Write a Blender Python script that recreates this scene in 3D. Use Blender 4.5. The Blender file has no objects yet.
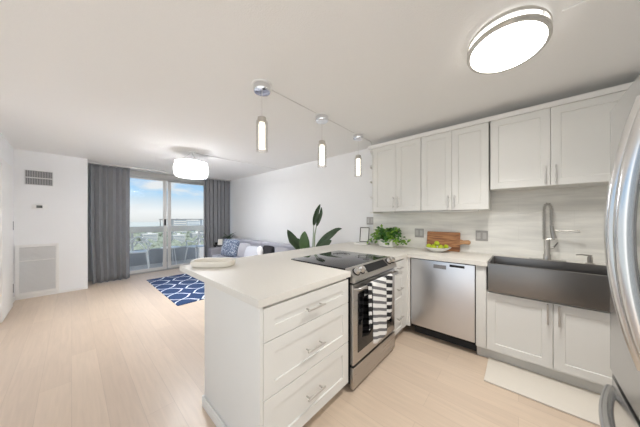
import bpy, bmesh, math, random
from mathutils import Vector, Matrix
random.seed(7)
S = bpy.context.scene
PI = math.pi

# ------------------------------------------------------------------ camera
cam_data = bpy.data.cameras.new('camera')
cam = bpy.data.objects.new('camera', cam_data)
S.collection.objects.link(cam)
cam.location = (0, 0, 1.32)
cam.rotation_euler = (PI/2, 0, math.radians(41.8))
cam_data.sensor_fit = 'HORIZONTAL'
cam_data.sensor_width = 36.0
cam_data.lens = 36.0*222.0/640.0
cam_data.shift_y = 4.9/640.0
cam_data.clip_start = 0.02
cam_data.clip_end = 5000
S.camera = cam

# ------------------------------------------------------------------ colour management, denoising
S.view_settings.view_transform = 'Standard'
S.view_settings.look = 'None'
S.view_settings.exposure = 0.38
S.view_settings.gamma = 1.0
S.view_settings.use_curve_mapping = False
S.cycles.use_denoising = True
S.cycles.max_bounces = 14
S.cycles.diffuse_bounces = 9
S.cycles.glossy_bounces = 5
S.cycles.transparent_max_bounces = 16
S.cycles.sample_clamp_indirect = 10.0

# ------------------------------------------------------------------ sky
SKY, SKY_FILL = 0.70, 1.5  # second level: stronger sky behind the camera, added as fill
def build_world():
    w = bpy.data.worlds.new('sky')
    S.world = w
    w.use_nodes = True
    nt = w.node_tree
    N, L = nt.nodes, nt.links
    N.clear()
    out = N.new('ShaderNodeOutputWorld')
    bg = N.new('ShaderNodeBackground')
    tc = N.new('ShaderNodeTexCoord')
    sep = N.new('ShaderNodeSeparateXYZ')
    L.new(tc.outputs['Generated'], sep.inputs[0])
    ramp = N.new('ShaderNodeValToRGB')
    cr = ramp.color_ramp
    cr.elements[0].position = 0.0
    cr.elements[0].color = (0.50, 0.50, 0.47, 1)
    cr.elements[1].position = 1.0
    cr.elements[1].color = (0.22, 0.42, 0.80, 1)
    for p, c in ((0.47, (0.62, 0.64, 0.62, 1)), (0.498, (0.93, 0.94, 0.94, 1)), (0.513, (1.05, 1.06, 1.07, 1)),
                 (0.532, (0.78, 0.90, 1.0, 1)), (0.548, (0.51, 0.79, 1.06, 1)), (0.60, (0.36, 0.62, 1.0, 1)), (0.72, (0.27, 0.50, 0.95, 1))):
        e = cr.elements.new(p); e.color = c
    mr = N.new('ShaderNodeMapRange')
    mr.inputs['From Min'].default_value = -1; mr.inputs['From Max'].default_value = 1
    L.new(sep.outputs['Z'], mr.inputs['Value'])
    L.new(mr.outputs[0], ramp.inputs[0])
    mp = N.new('ShaderNodeMapping'); mp.inputs['Scale'].default_value = (3.0, 3.0, 11.0); mp.inputs['Location'].default_value = (1.3, 0.4, 0.6)
    L.new(tc.outputs['Generated'], mp.inputs[0])
    nz = N.new('ShaderNodeTexNoise'); nz.inputs['Scale'].default_value = 1.6; nz.inputs['Detail'].default_value = 6; nz.inputs['Roughness'].default_value = 0.55
    L.new(mp.outputs[0], nz.inputs['Vector'])
    cl = N.new('ShaderNodeMapRange'); cl.inputs['From Min'].default_value = 0.50; cl.inputs['From Max'].default_value = 0.68; cl.interpolation_type = 'SMOOTHSTEP'
    L.new(nz.outputs['Fac'], cl.inputs['Value'])
    up = N.new('ShaderNodeMapRange'); up.inputs['From Min'].default_value = 0.0; up.inputs['From Max'].default_value = 0.03
    L.new(sep.outputs['Z'], up.inputs['Value'])
    mul = N.new('ShaderNodeMath'); mul.operation = 'MULTIPLY'
    L.new(cl.outputs[0], mul.inputs[0]); L.new(up.outputs[0], mul.inputs[1])
    mx = N.new('ShaderNodeMix'); mx.data_type = 'RGBA'
    L.new(mul.outputs[0], mx.inputs['Factor']); L.new(ramp.outputs[0], mx.inputs['A'])
    mx.inputs['B'].default_value = (0.95, 0.96, 0.98, 1)
    # unseen half of the sky behind the camera, brightened as added fill for the room
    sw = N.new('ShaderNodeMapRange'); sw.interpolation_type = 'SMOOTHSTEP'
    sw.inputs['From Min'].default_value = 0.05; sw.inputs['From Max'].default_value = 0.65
    sw.inputs['To Min'].default_value = SKY; sw.inputs['To Max'].default_value = SKY_FILL
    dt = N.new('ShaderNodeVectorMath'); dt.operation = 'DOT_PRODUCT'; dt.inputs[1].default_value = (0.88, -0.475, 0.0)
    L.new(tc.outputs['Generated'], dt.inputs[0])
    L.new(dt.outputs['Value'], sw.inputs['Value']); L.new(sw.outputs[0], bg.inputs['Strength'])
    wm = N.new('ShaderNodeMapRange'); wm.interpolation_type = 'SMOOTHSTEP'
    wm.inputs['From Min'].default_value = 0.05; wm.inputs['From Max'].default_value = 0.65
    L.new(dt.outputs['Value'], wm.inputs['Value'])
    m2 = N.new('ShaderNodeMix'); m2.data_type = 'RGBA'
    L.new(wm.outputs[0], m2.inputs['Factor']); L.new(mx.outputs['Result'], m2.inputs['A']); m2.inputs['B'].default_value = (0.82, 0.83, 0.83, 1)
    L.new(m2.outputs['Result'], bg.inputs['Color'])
    L.new(bg.outputs[0], out.inputs[0])
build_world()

sun_data = bpy.data.lights.new('sun', 'SUN')
sun_data.energy = 3.5
sun_data.angle = 0.02
sun_data.color = (1.0, 0.95, 0.88)
sun = bpy.data.objects.new('sun', sun_data)
S.collection.objects.link(sun)
sun.rotation_euler = Vector((-0.55, -0.25, -0.8)).to_track_quat('-Z', 'Y').to_euler()

# ------------------------------------------------------------------ light levels of the lamps
OVAL_GLOW, OVAL_BAND_GLOW, OVAL_WATTS, CHAND_GLOW, CHAND_DOWN_GLOW, PEND_GLOW = 12.0, 3.2, 11.0, 3.5, 500.0, 1.6

# ------------------------------------------------------------------ materials
def new_mat(name):
    m = bpy.data.materials.new(name)
    m.use_nodes = True
    return m, m.node_tree, m.node_tree.nodes['Principled BSDF']

def mat(name, col, rough=0.5, metal=0.0, var=0.04, scale=20.0, bump=0.0, stretch=(1, 1, 1), emit=None, estr=0.0, spec=0.5, trans=0.0):
    """a principled surface whose colour wanders slightly with a noise"""
    m, nt, b = new_mat(name)
    N, L = nt.nodes, nt.links
    tc = N.new('ShaderNodeTexCoord')
    mp = N.new('ShaderNodeMapping'); mp.inputs['Scale'].default_value = stretch
    L.new(tc.outputs['Object'], mp.inputs[0])
    nz = N.new('ShaderNodeTexNoise'); nz.inputs['Scale'].default_value = scale; nz.inputs['Detail'].default_value = 3
    L.new(mp.outputs[0], nz.inputs['Vector'])
    mx = N.new('ShaderNodeMix'); mx.data_type = 'RGBA'
    mx.inputs['A'].default_value = (*[max(0, c*(1-var)) for c in col], 1)
    mx.inputs['B'].default_value = (*[min(1, c*(1+var)) for c in col], 1)
    L.new(nz.outputs['Fac'], mx.inputs['Factor'])
    L.new(mx.outputs['Result'], b.inputs['Base Color'])
    b.inputs['Roughness'].default_value = rough
    b.inputs['Metallic'].default_value = metal
    b.inputs['Specular IOR Level'].default_value = spec
    if trans:
        b.inputs['Transmission Weight'].default_value = trans
    if emit:
        b.inputs['Emission Color'].default_value = (*emit, 1)
        b.inputs['Emission Strength'].default_value = estr
    if bump:
        bp = N.new('ShaderNodeBump'); bp.inputs['Strength'].default_value = bump; bp.inputs['Distance'].default_value = 0.01
        L.new(nz.outputs['Fac'], bp.inputs['Height']); L.new(bp.outputs[0], b.inputs['Normal'])
    return m

def glass_mat(name, tint=(1, 1, 1), gloss=0.08):
    m = bpy.data.materials.new(name); m.use_nodes = True
    nt = m.node_tree; N, L = nt.nodes, nt.links; N.clear()
    out = N.new('ShaderNodeOutputMaterial')
    tr = N.new('ShaderNodeBsdfTransparent'); tr.inputs[0].default_value = (*tint, 1)
    gl = N.new('ShaderNodeBsdfGlossy'); gl.inputs['Roughness'].default_value = 0.02
    lw = N.new('ShaderNodeLayerWeight'); lw.inputs[0].default_value = 0.25
    mm = N.new('ShaderNodeMapRange'); mm.inputs['To Min'].default_value = gloss*0.4; mm.inputs['To Max'].default_value = gloss*5
    L.new(lw.outputs['Fresnel'], mm.inputs['Value'])
    mx = N.new('ShaderNodeMixShader')
    L.new(mm.outputs[0], mx.inputs[0]); L.new(tr.outputs[0], mx.inputs[1]); L.new(gl.outputs[0], mx.inputs[2])
    L.new(mx.outputs[0], out.inputs[0])
    return m

def plank_mat(name, c1, c2, cm, bw, rh, mortar, rough, coord_rot=(0, 0, 0), grain=(1, 14, 1), gvar=0.1, gscale=3.0, bump=0.1, veins=None):
    m, nt, b = new_mat(name)
    N, L = nt.nodes, nt.links
    tc = N.new('ShaderNodeTexCoord')
    mp = N.new('ShaderNodeMapping'); mp.inputs['Rotation'].default_value = coord_rot
    L.new(tc.outputs['Object'], mp.inputs[0])
    br = N.new('ShaderNodeTexBrick')
    br.inputs['Scale'].default_value = 1.0
    br.inputs['Brick Width'].default_value = bw; br.inputs['Row Height'].default_value = rh
    br.inputs['Mortar Size'].default_value = mortar; br.inputs['Mortar Smooth'].default_value = 0.1
    br.inputs['Color1'].default_value = (*c1, 1); br.inputs['Color2'].default_value = (*c2, 1); br.inputs['Mortar'].default_value = (*cm, 1)
    br.offset = 0.37; br.squash = 1.0
    L.new(mp.outputs[0], br.inputs['Vector'])
    mg = N.new('ShaderNodeMapping'); mg.inputs['Scale'].default_value = grain
    L.new(mp.outputs[0], mg.inputs[0])
    nz = N.new('ShaderNodeTexNoise'); nz.inputs['Scale'].default_value = gscale; nz.inputs['Detail'].default_value = 5; nz.inputs['Distortion'].default_value = 0.6
    L.new(mg.outputs[0], nz.inputs['Vector'])
    mr = N.new('ShaderNodeMapRange'); mr.inputs['From Min'].default_value = 0.3; mr.inputs['From Max'].default_value = 0.7
    mr.inputs['To Min'].default_value = 1-gvar; mr.inputs['To Max'].default_value = 1+gvar*0.5
    L.new(nz.outputs['Fac'], mr.inputs['Value'])
    mx = N.new('ShaderNodeMix'); mx.data_type = 'RGBA'; mx.blend_type = 'MULTIPLY'; mx.inputs['Factor'].default_value = 1
    L.new(br.outputs['Color'], mx.inputs['A']); L.new(mr.outputs[0], mx.inputs['B'])
    L.new(mx.outputs['Result'], b.inputs['Base Color'])
    b.inputs['Roughness'].default_value = rough
    bp = N.new('ShaderNodeBump'); bp.inputs['Strength'].default_value = bump; bp.inputs['Distance'].default_value = 0.002
    iv = N.new('ShaderNodeMath'); iv.operation = 'SUBTRACT'; iv.inputs[0].default_value = 1
    L.new(br.outputs['Fac'], iv.inputs[1]); L.new(iv.outputs[0], bp.inputs['Height']); L.new(bp.outputs[0], b.inputs['Normal'])
    return m

def stripe_mat(name, c1, c2, axis, period, duty, rough=0.9, tilt=0.0, extra=None):
    """hard stripes along one object axis"""
    m, nt, b = new_mat(name)
    N, L = nt.nodes, nt.links
    tc = N.new('ShaderNodeTexCoord'); sp = N.new('ShaderNodeSeparateXYZ')
    L.new(tc.outputs['Object'], sp.inputs[0])
    ad = N.new('ShaderNodeMath'); ad.operation = 'MULTIPLY_ADD'; ad.inputs[1].default_value = tilt
    L.new(sp.outputs[1 if axis == 2 else 0], ad.inputs[0]); L.new(sp.outputs[axis], ad.inputs[2])
    dv = N.new('ShaderNodeMath'); dv.operation = 'DIVIDE'; dv.inputs[1].default_value = period; L.new(ad.outputs[0], dv.inputs[0])
    fr = N.new('ShaderNodeMath'); fr.operation = 'FRACT'; L.new(dv.outputs[0], fr.inputs[0])
    lt = N.new('ShaderNodeMath'); lt.operation = 'LESS_THAN'; lt.inputs[1].default_value = duty; L.new(fr.outputs[0], lt.inputs[0])
    mx = N.new('ShaderNodeMix'); mx.data_type = 'RGBA'
    mx.inputs['A'].default_value = (*c1, 1); mx.inputs['B'].default_value = (*c2, 1)
    L.new(lt.outputs[0], mx.inputs['Factor']); L.new(mx.outputs['Result'], b.inputs['Base Color'])
    b.inputs['Roughness'].default_value = rough
    return m

def rug_mat():
    m, nt, b = new_mat('rug_trellis')
    N, L = nt.nodes, nt.links
    tc = N.new('ShaderNodeTexCoord'); sp = N.new('ShaderNodeSeparateXYZ')
    L.new(tc.outputs['Object'], sp.inputs[0])
    def M(op, a, bb=None, c=None):
        n = N.new('ShaderNodeMath'); n.operation = op
        for i, v in enumerate((a, bb, c)):
            if v is None: continue
            if isinstance(v, (int, float)): n.inputs[i].default_value = v
            else: L.new(v, n.inputs[i])
        return n.outputs[0]
    x = M('MULTIPLY', sp.outputs[0], 2*PI/0.80); y = M('DIVIDE', sp.outputs[1], 0.42)
    # ogee lattice: two mirrored families of wavy lines meeting in crossings
    tri = M('MULTIPLY', M('ARCSINE', M('SINE', x)), 1/PI)
    wob = M('MULTIPLY', M('SINE', M('MULTIPLY', x, 3.0)), 0.055)
    s = M('ADD', tri, wob)
    lines = []
    for sg in (1, -1):
        v = M('ADD', y, M('MULTIPLY', s, sg*1.0))
        f = M('ABSOLUTE', M('SUBTRACT', M('FRACT', v), 0.5))
        lines.append(M('LESS_THAN', f, 0.036))
    white = M('MAXIMUM', lines[0], lines[1])
    nz = N.new('ShaderNodeTexNoise'); nz.inputs['Scale'].default_value = 3.0
    L.new(tc.outputs['Object'], nz.inputs['Vector'])
    blue = N.new('ShaderNodeMix'); blue.data_type = 'RGBA'
    blue.inputs['A'].default_value = (0.009, 0.026, 0.085, 1); blue.inputs['B'].default_value = (0.015, 0.055, 0.155, 1)
    L.new(nz.outputs['Fac'], blue.inputs['Factor'])
    mx = N.new('ShaderNodeMix'); mx.data_type = 'RGBA'
    L.new(white, mx.inputs['Factor']); L.new(blue.outputs['Result'], mx.inputs['A']); mx.inputs['B'].default_value = (0.72, 0.76, 0.82, 1)
    L.new(mx.outputs['Result'], b.inputs['Base Color'])
    b.inputs['Roughness'].default_value = 0.95
    return m

def wood_mat(name, c1, c2, scale=9.0, stretch=(0.6, 6, 6), rough=0.45):
    m, nt, b = new_mat(name)
    N, L = nt.nodes, nt.links
    tc = N.new('ShaderNodeTexCoord'); mp = N.new('ShaderNodeMapping'); mp.inputs['Scale'].default_value = stretch
    L.new(tc.outputs['Object'], mp.inputs[0])
    nz = N.new('ShaderNodeTexNoise'); nz.inputs['Scale'].default_value = scale; nz.inputs['Detail'].default_value = 6; nz.inputs['Distortion'].default_value = 1.2
    L.new(mp.outputs[0], nz.inputs['Vector'])
    rp = N.new('ShaderNodeValToRGB'); rp.color_ramp.elements[0].position = 0.35; rp.color_ramp.elements[1].position = 0.68
    rp.color_ramp.elements[0].color = (*c1, 1); rp.color_ramp.elements[1].color = (*c2, 1)
    L.new(nz.outputs['Fac'], rp.inputs[0]); L.new(rp.outputs[0], b.inputs['Base Color'])
    b.inputs['Roughness'].default_value = rough
    return m

def steel_mat(name, col=(0.62, 0.61, 0.60), rough=0.28, axis=2, metal=1.0):
    """brushed steel: fine scratches drawn out along one axis"""
    m, nt, b = new_mat(name)
    N, L = nt.nodes, nt.links
    st = [220, 220, 220]; st[axis] = 2.5
    tc = N.new('ShaderNodeTexCoord'); mp = N.new('ShaderNodeMapping'); mp.inputs['Scale'].default_value = st
    L.new(tc.outputs['Object'], mp.inputs[0])
    nz = N.new('ShaderNodeTexNoise'); nz.inputs['Scale'].default_value = 1.0; nz.inputs['Detail'].default_value = 2
    L.new(mp.outputs[0], nz.inputs['Vector'])
    mr = N.new('ShaderNodeMapRange'); mr.inputs['To Min'].default_value = rough*0.93; mr.inputs['To Max'].default_value = rough*1.07
    L.new(nz.outputs['Fac'], mr.inputs['Value']); L.new(mr.outputs[0], b.inputs['Roughness'])
    b.inputs['Base Color'].default_value = (*col, 1)
    b.inputs['Metallic'].default_value = metal
    return m

M = {}
M['wall'] = mat('wall_paint', (0.845, 0.85, 0.855), 0.85, var=0.015, scale=3)
M['ceiling'] = mat('ceiling_paint', (0.89, 0.89, 0.88), 0.9, var=0.02, scale=160, bump=0.25)
M['trim'] = mat('trim_paint', (0.82, 0.81, 0.79), 0.5, var=0.01)
M['floor'] = plank_mat('pale_plank_floor', (0.645, 0.52, 0.405), (0.595, 0.475, 0.37), (0.535, 0.425, 0.33), 1.35, 0.165, 0.0016, 0.36, gvar=0.06)
M['splash'] = plank_mat('marbled_wall_tile', (0.87, 0.855, 0.80), (0.83, 0.815, 0.765), (0.80, 0.78, 0.73), 0.62, 0.155, 0.0015, 0.28,
                        coord_rot=(-PI/2, 0, 0), grain=(1, 7, 1), gvar=0.17, gscale=2.2, bump=0.05)
M['cab'] = mat('cabinet_paint', (0.735, 0.73, 0.70), 0.42, var=0.012, scale=4)
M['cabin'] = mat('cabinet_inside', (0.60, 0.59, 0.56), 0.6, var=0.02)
M['quartz'] = mat('warm_white_quartz', (0.71, 0.685, 0.635), 0.5, var=0.03, scale=60)
M['nickel'] = mat('brushed_nickel', (0.62, 0.60, 0.57), 0.3, 1.0, var=0.03)
M['chrome'] = mat('polished_chrome', (0.80, 0.81, 0.83), 0.06, 1.0, var=0.01)
M['steel'] = steel_mat('brushed_steel', (0.66, 0.67, 0.70), 0.30, 2)
M['steelh'] = steel_mat('brushed_steel_across', (0.27, 0.257, 0.245), 0.36, 0)
M['steely'] = steel_mat('brushed_steel_stove', (0.52, 0.50, 0.48), 0.28, 1)
M['fnickel'] = mat('satin_nickel_tap', (0.46, 0.44, 0.41), 0.3, 1.0, var=0.03)
M['outlet'] = mat('satin_steel_plate', (0.40, 0.385, 0.365), 0.5, 0.35, var=0.05)
M['outletin'] = mat('grey_socket', (0.52, 0.51, 0.49), 0.5, var=0.03)
M['fhandle'] = steel_mat('satin_fridge_handle', (0.78, 0.78, 0.78), 0.20, 2)
M['fridge'] = steel_mat('fridge_steel', (0.60, 0.60, 0.60), 0.25, 1)
M['dark'] = mat('black_plastic', (0.012, 0.012, 0.013), 0.45, var=0.1, spec=0.25)
M['blackglass'] = mat('black_ceramic_glass', (0.012, 0.012, 0.014), 0.05, var=0.05)
M['ovenglass'] = mat('oven_window_glass', (0.008, 0.008, 0.009), 0.07, var=0.05)
M['toeblack'] = mat('toe_kick_black', (0.03, 0.03, 0.03), 0.7)  # plain black of the dishwasher's toe kick
M['white'] = mat('white_ceramic', (0.84, 0.83, 0.80), 0.25, var=0.01)
M['tray'] = mat('cream_tray', (0.80, 0.765, 0.69), 0.4, var=0.015)
M['curtain'] = mat('grey_curtain_cloth', (0.29, 0.295, 0.31), 0.95, var=0.1, scale=60, stretch=(1, 1, 0.2))
M['sofa'] = mat('grey_sofa_cloth', (0.36, 0.36, 0.41), 0.95, var=0.09, scale=120)
M['sofadk'] = mat('taupe_grey_cloth', (0.27, 0.265, 0.29), 0.95, var=0.09, scale=120)
M['pillow_lt'] = mat('pale_grey_cushion_cloth', (0.40, 0.41, 0.455), 0.95, var=0.06, scale=90)
M['pillow_dk'] = mat('navy_cushion_cloth', (0.02, 0.028, 0.06), 0.95, var=0.2, scale=90)
M['pillow_tp'] = mat('dove_cushion_cloth', (0.33, 0.33, 0.36), 0.95, var=0.08, scale=90)
M['black'] = mat('black_cloth', (0.012, 0.012, 0.016), 0.95, var=0.2, scale=90)
M['fur'] = mat('white_plush', (0.8, 0.8, 0.82), 1.0, var=0.08, scale=60, bump=0.6)
M['leaf'] = mat('dark_leaf', (0.045, 0.085, 0.04), 0.38, var=0.35, scale=14)
M['leaf2'] = mat('mid_green_leaf', (0.075, 0.15, 0.05), 0.4, var=0.35, scale=14)
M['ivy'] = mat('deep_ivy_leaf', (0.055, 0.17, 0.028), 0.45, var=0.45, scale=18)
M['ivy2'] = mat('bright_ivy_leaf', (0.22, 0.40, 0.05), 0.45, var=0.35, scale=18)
M['stem'] = mat('green_stem', (0.30, 0.38, 0.24), 0.5, var=0.1)
M['lime'] = mat('lime_skin', (0.42, 0.50, 0.015), 0.35, var=0.25, scale=25, bump=0.1)
M['board'] = wood_mat('acacia_board', (0.16, 0.055, 0.018), (0.52, 0.25, 0.10), scale=5.0, stretch=(0.7, 5, 7))
M['handlewood'] = wood_mat('acacia_handle', (0.28, 0.13, 0.05), (0.60, 0.34, 0.16), scale=6)
M['rug'] = rug_mat()
M['mat'] = mat('cream_floor_mat', (0.69, 0.645, 0.575), 0.8, var=0.02, scale=40)
M['towel'] = stripe_mat('striped_towel', (0.80, 0.80, 0.79), (0.16, 0.16, 0.17), 2, 0.058, 0.42, tilt=0.32)
M['towel2'] = stripe_mat('striped_towel_reverse', (0.74, 0.74, 0.73), (0.015, 0.015, 0.018), 2, 0.066, 0.58, tilt=0.25)
M['glass'] = glass_mat('clear_glass', (0.98, 0.99, 0.99), 0.05)
M['lampglass'] = glass_mat('lamp_glass', (0.985, 0.98, 0.97), 0.07)
M['pane'] = glass_mat('door_glass', (0.975, 0.99, 0.99), 0.008)
M['alu'] = mat('grey_aluminium', (0.42, 0.42, 0.41), 0.4, 0.5, var=0.03)
M['alulight'] = mat('pale_aluminium', (0.70, 0.69, 0.67), 0.4, 0.2, var=0.02)
M['concrete'] = mat('painted_concrete', (0.50, 0.49, 0.47), 0.9, var=0.05, scale=5)
M['beam'] = mat('cream_painted_beam', (0.78, 0.75, 0.69), 0.9, var=0.04, scale=5)
M['kerb'] = mat('grey_kerb_paint', (0.42, 0.43, 0.45), 0.9, var=0.06, scale=5)
M['balfloor'] = mat('balcony_screed', (0.62, 0.59, 0.55), 0.8, var=0.07, scale=4)
M['plastic'] = mat('white_moulded_plastic', (0.86, 0.86, 0.85), 0.35, var=0.01)
M['grille'] = mat('white_grille', (0.72, 0.72, 0.71), 0.5, var=0.01)
M['slot'] = mat('vent_slot_grey', (0.20, 0.20, 0.21), 0.7, var=0.06)
M['ledmilk'] = mat('lit_milk_diffuser', (0.9, 0.88, 0.84), 0.5, emit=(1.0, 0.975, 0.935), estr=OVAL_GLOW)
M['ledband'] = mat('lit_milk_band', (0.9, 0.88, 0.84), 0.5, emit=(1.0, 0.975, 0.935), estr=OVAL_BAND_GLOW)
M['chandled'] = mat('lit_chandelier_bulb', (0.9, 0.9, 0.9), 0.5, emit=(0.95, 0.975, 1.0), estr=CHAND_DOWN_GLOW)
M['crystal'] = mat('lit_crystal', (0.9, 0.92, 0.95), 0.15, emit=(1.0, 0.98, 0.97), estr=CHAND_GLOW)
M['bubble'] = mat('lit_bubble_core', (0.9, 0.9, 0.85), 0.2, emit=(1.0, 0.93, 0.80), estr=PEND_GLOW)
_b = M['bubble'].node_tree; _v = _b.nodes.new('ShaderNodeTexVoronoi'); _v.inputs['Scale'].default_value = 70
_t = _b.nodes.new('ShaderNodeTexCoord'); _b.links.new(_t.outputs['Object'], _v.inputs['Vector'])
_m = _b.nodes.new('ShaderNodeMapRange'); _m.inputs['From Max'].default_value = 0.7; _m.inputs['To Min'].default_value = PEND_GLOW*0.25; _m.inputs['To Max'].default_value = PEND_GLOW*1.4
_b.links.new(_v.outputs['Distance'], _m.inputs['Value']); _b.links.new(_m.outputs[0], _b.nodes['Principled BSDF'].inputs['Emission Strength'])
M['paper'] = mat('white_paper', (0.82, 0.82, 0.80), 0.8, var=0.03, scale=8)
M['screen'] = mat('grey_display', (0.10, 0.11, 0.11), 0.3)
M['brass'] = mat('dark_steel_hinge', (0.28, 0.27, 0.26), 0.35, 0.9)
M['brown'] = mat('brown_wood_ornament', (0.20, 0.075, 0.04), 0.5, var=0.2)
M['tree'] = mat('hazed_city_leaf', (0.21, 0.235, 0.19), 0.9, var=0.4, scale=0.12)  # leaf green greyed and paled to put distance haze into the colour
M['ground'] = mat('city_ground', (0.42, 0.44, 0.41), 0.95, var=0.25, scale=0.02)
M['bld1'] = mat('hazed_pale_facade', (0.46, 0.46, 0.46), 0.9, var=0.05, scale=0.3)  # distance haze mixed into the wall colour
M['bld2'] = mat('blue_grey_facade', (0.48, 0.52, 0.56), 0.9, var=0.05, scale=0.3)
M['roof'] = mat('flat_roof_grey', (0.5, 0.5, 0.5), 0.9)
M['bwin'] = mat('facade_window', (0.22, 0.26, 0.30), 0.2)

# ------------------------------------------------------------------ mesh helpers
class MB:
    """collects shapes into one mesh"""
    def __init__(s): s.bm = bmesh.new()
    def box(s, x0, x1, y0, y1, z0, z1, bev=0.0, seg=2):
        x0, x1 = sorted((x0, x1)); y0, y1 = sorted((y0, y1)); z0, z1 = sorted((z0, z1))
        r = bmesh.ops.create_cube(s.bm, size=1.0)
        for v in r['verts']:
            v.co = Vector(((x0+x1)/2 + v.co.x*(x1-x0), (y0+y1)/2 + v.co.y*(y1-y0), (z0+z1)/2 + v.co.z*(z1-z0)))
        if bev:
            es = list({e for v in r['verts'] for e in v.link_edges})
            bmesh.ops.bevel(s.bm, geom=es, offset=bev, segments=seg, affect='EDGES', profile=0.6)
        return s
    def poly(s, pts, z0, z1, bev=0.0):
        """a flat outline (x, y) pulled up from z0 to z1"""
        n = len(pts)
        b = [s.bm.verts.new((p[0], p[1], z0)) for p in pts]
        t = [s.bm.verts.new((p[0], p[1], z1)) for p in pts]
        s.bm.faces.new(list(reversed(b))); top = s.bm.faces.new(t)
        for i in range(n):
            s.bm.faces.new((b[i], b[(i+1) % n], t[(i+1) % n], t[i]))
        if bev:
            bmesh.ops.bevel(s.bm, geom=list(top.edges), offset=bev, segments=2, affect='EDGES', profile=0.6)
        bmesh.ops.recalc_face_normals(s.bm, faces=s.bm.faces[:])
        return s
    def extrude(s, prof, a0, a1, fn):
        """an outline prof [(p, q)] swept from a0 to a1; fn(p, q, a) -> xyz"""
        n = len(prof)
        A = [s.bm.verts.new(fn(p, q, a0)) for p, q in prof]
        B = [s.bm.verts.new(fn(p, q, a1)) for p, q in prof]
        fs = [s.bm.faces.new(A), s.bm.faces.new(list(reversed(B)))]
        for i in range(n):
            fs.append(s.bm.faces.new((A[i], B[i], B[(i+1) % n], A[(i+1) % n])))
        bmesh.ops.recalc_face_normals(s.bm, faces=fs)
        return s
    def tube(s, pts, r, seg=10, closed=False, flat=1.0):
        """a round bar along pts; r a number or one per point"""
        P = [Vector(p) for p in pts]; n = len(P)
        R = r if isinstance(r, (list, tuple)) else [r]*n
        rings = []; up = None
        for i in range(n):
            if closed: d = P[(i+1) % n]-P[i-1]
            else: d = P[min(i+1, n-1)]-P[max(i-1, 0)]
            d.normalize()
            if up is None:
                up = Vector((0, 0, 1)) if abs(d.z) < 0.9 else Vector((1, 0, 0))
            a = d.cross(up).normalized(); b = a.cross(d).normalized(); up = b
            rings.append([s.bm.verts.new(P[i]+a*(R[i]*math.cos(2*PI*k/seg))+b*(R[i]*flat*math.sin(2*PI*k/seg))) for k in range(seg)])
        m = n if closed else n-1
        for i in range(m):
            q, w = rings[i], rings[(i+1) % n]
            for k in range(seg):
                s.bm.faces.new((q[k], q[(k+1) % seg], w[(k+1) % seg], w[k]))
        if not closed:
            s.bm.faces.new(list(reversed(rings[0]))); s.bm.faces.new(rings[-1])
        return s
    def lathe(s, prof, c=(0, 0, 0), seg=24, sx=1.0, sy=1.0, axis='z'):
        """profile [(r, h)] turned about an axis through c; r = 0 closes"""
        rings = []
        for r, h in prof:
            if r < 1e-6:
                rings.append([s.bm.verts.new(s._ax(0, 0, h, c, axis))])
            else:
                rings.append([s.bm.verts.new(s._ax(r*sx*math.cos(2*PI*k/seg), r*sy*math.sin(2*PI*k/seg), h, c, axis)) for k in range(seg)])
        for q, w in zip(rings[:-1], rings[1:]):
            for k in range(seg):
                k2 = (k+1) % seg
                if len(q) == 1 and len(w) == 1: continue
                if len(q) == 1: s.bm.faces.new((q[0], w[k2], w[k]))
                elif len(w) == 1: s.bm.faces.new((q[k], q[k2], w[0]))
                else: s.bm.faces.new((q[k], q[k2], w[k2], w[k]))
        return s
    @staticmethod
    def _ax(a, b, h, c, axis):
        if axis == 'z': return (c[0]+a, c[1]+b, c[2]+h)
        if axis == 'x': return (c[0]+h, c[1]+a, c[2]+b)
        return (c[0]+a, c[1]+h, c[2]-b)
    def ball(s, c, r, sub=2, sc=(1, 1, 1)):
        q = bmesh.ops.create_icosphere(s.bm, subdivisions=sub, radius=r)
        for v in q['verts']:
            v.co = Vector((c[0]+v.co.x*sc[0], c[1]+v.co.y*sc[1], c[2]+v.co.z*sc[2]))
        return s
    def grid(s, nu, nv, fn):
        """a sheet: fn(u, v) -> xyz with u, v in 0..1"""
        V = [[s.bm.verts.new(fn(i/nu, j/nv)) for j in range(nv+1)] for i in range(nu+1)]
        for i in range(nu):
            for j in range(nv):
                s.bm.faces.new((V[i][j], V[i+1][j], V[i+1][j+1], V[i][j+1]))
        return s
    def shaker(s, fn, u0, u1, v0, v1, t=0.02, fr=0.06, rec=0.009):
        """a shaker front with a sunken panel; fn(u, v, n) -> xyz with n = 0 on the face, growing inwards"""
        bm = s.bm
        def ring(d, n): return [bm.verts.new(fn(u, v, n)) for u, v in ((u0+d, v0+d), (u1-d, v0+d), (u1-d, v1-d), (u0+d, v1-d))]
        e = 0.0015
        r = [ring(0, t), ring(0, e), ring(e, 0), ring(fr, 0), ring(fr+0.003, rec)]
        fs = []
        for a, b in zip(r[:-1], r[1:]):
            for k in range(4):
                fs.append(bm.faces.new((a[k], a[(k+1) % 4], b[(k+1) % 4], b[k])))
        fs.append(bm.faces.new(r[-1])); fs.append(bm.faces.new(list(reversed(r[0]))))
        bmesh.ops.recalc_face_normals(bm, faces=fs)
        return s
    def build(s, name, m, parent=None, smooth=True, solid=0.0, subd=0):
        me = bpy.data.meshes.new(name)
        bmesh.ops.recalc_face_normals(s.bm, faces=s.bm.faces[:]) if solid == 0 else None
        s.bm.to_mesh(me); s.bm.free()
        if smooth:
            me.shade_smooth(); me.set_sharp_from_angle(angle=math.radians(38))
        me.materials.append(m)
        o = bpy.data.objects.new(name, me)
        S.collection.objects.link(o)
        if solid:
            md = o.modifiers.new('thickness', 'SOLIDIFY'); md.thickness = solid; md.offset = 0
        if subd:
            md = o.modifiers.new('smooth', 'SUBSURF'); md.levels = subd; md.render_levels = subd
        if parent: o.parent = parent
        return o

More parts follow.
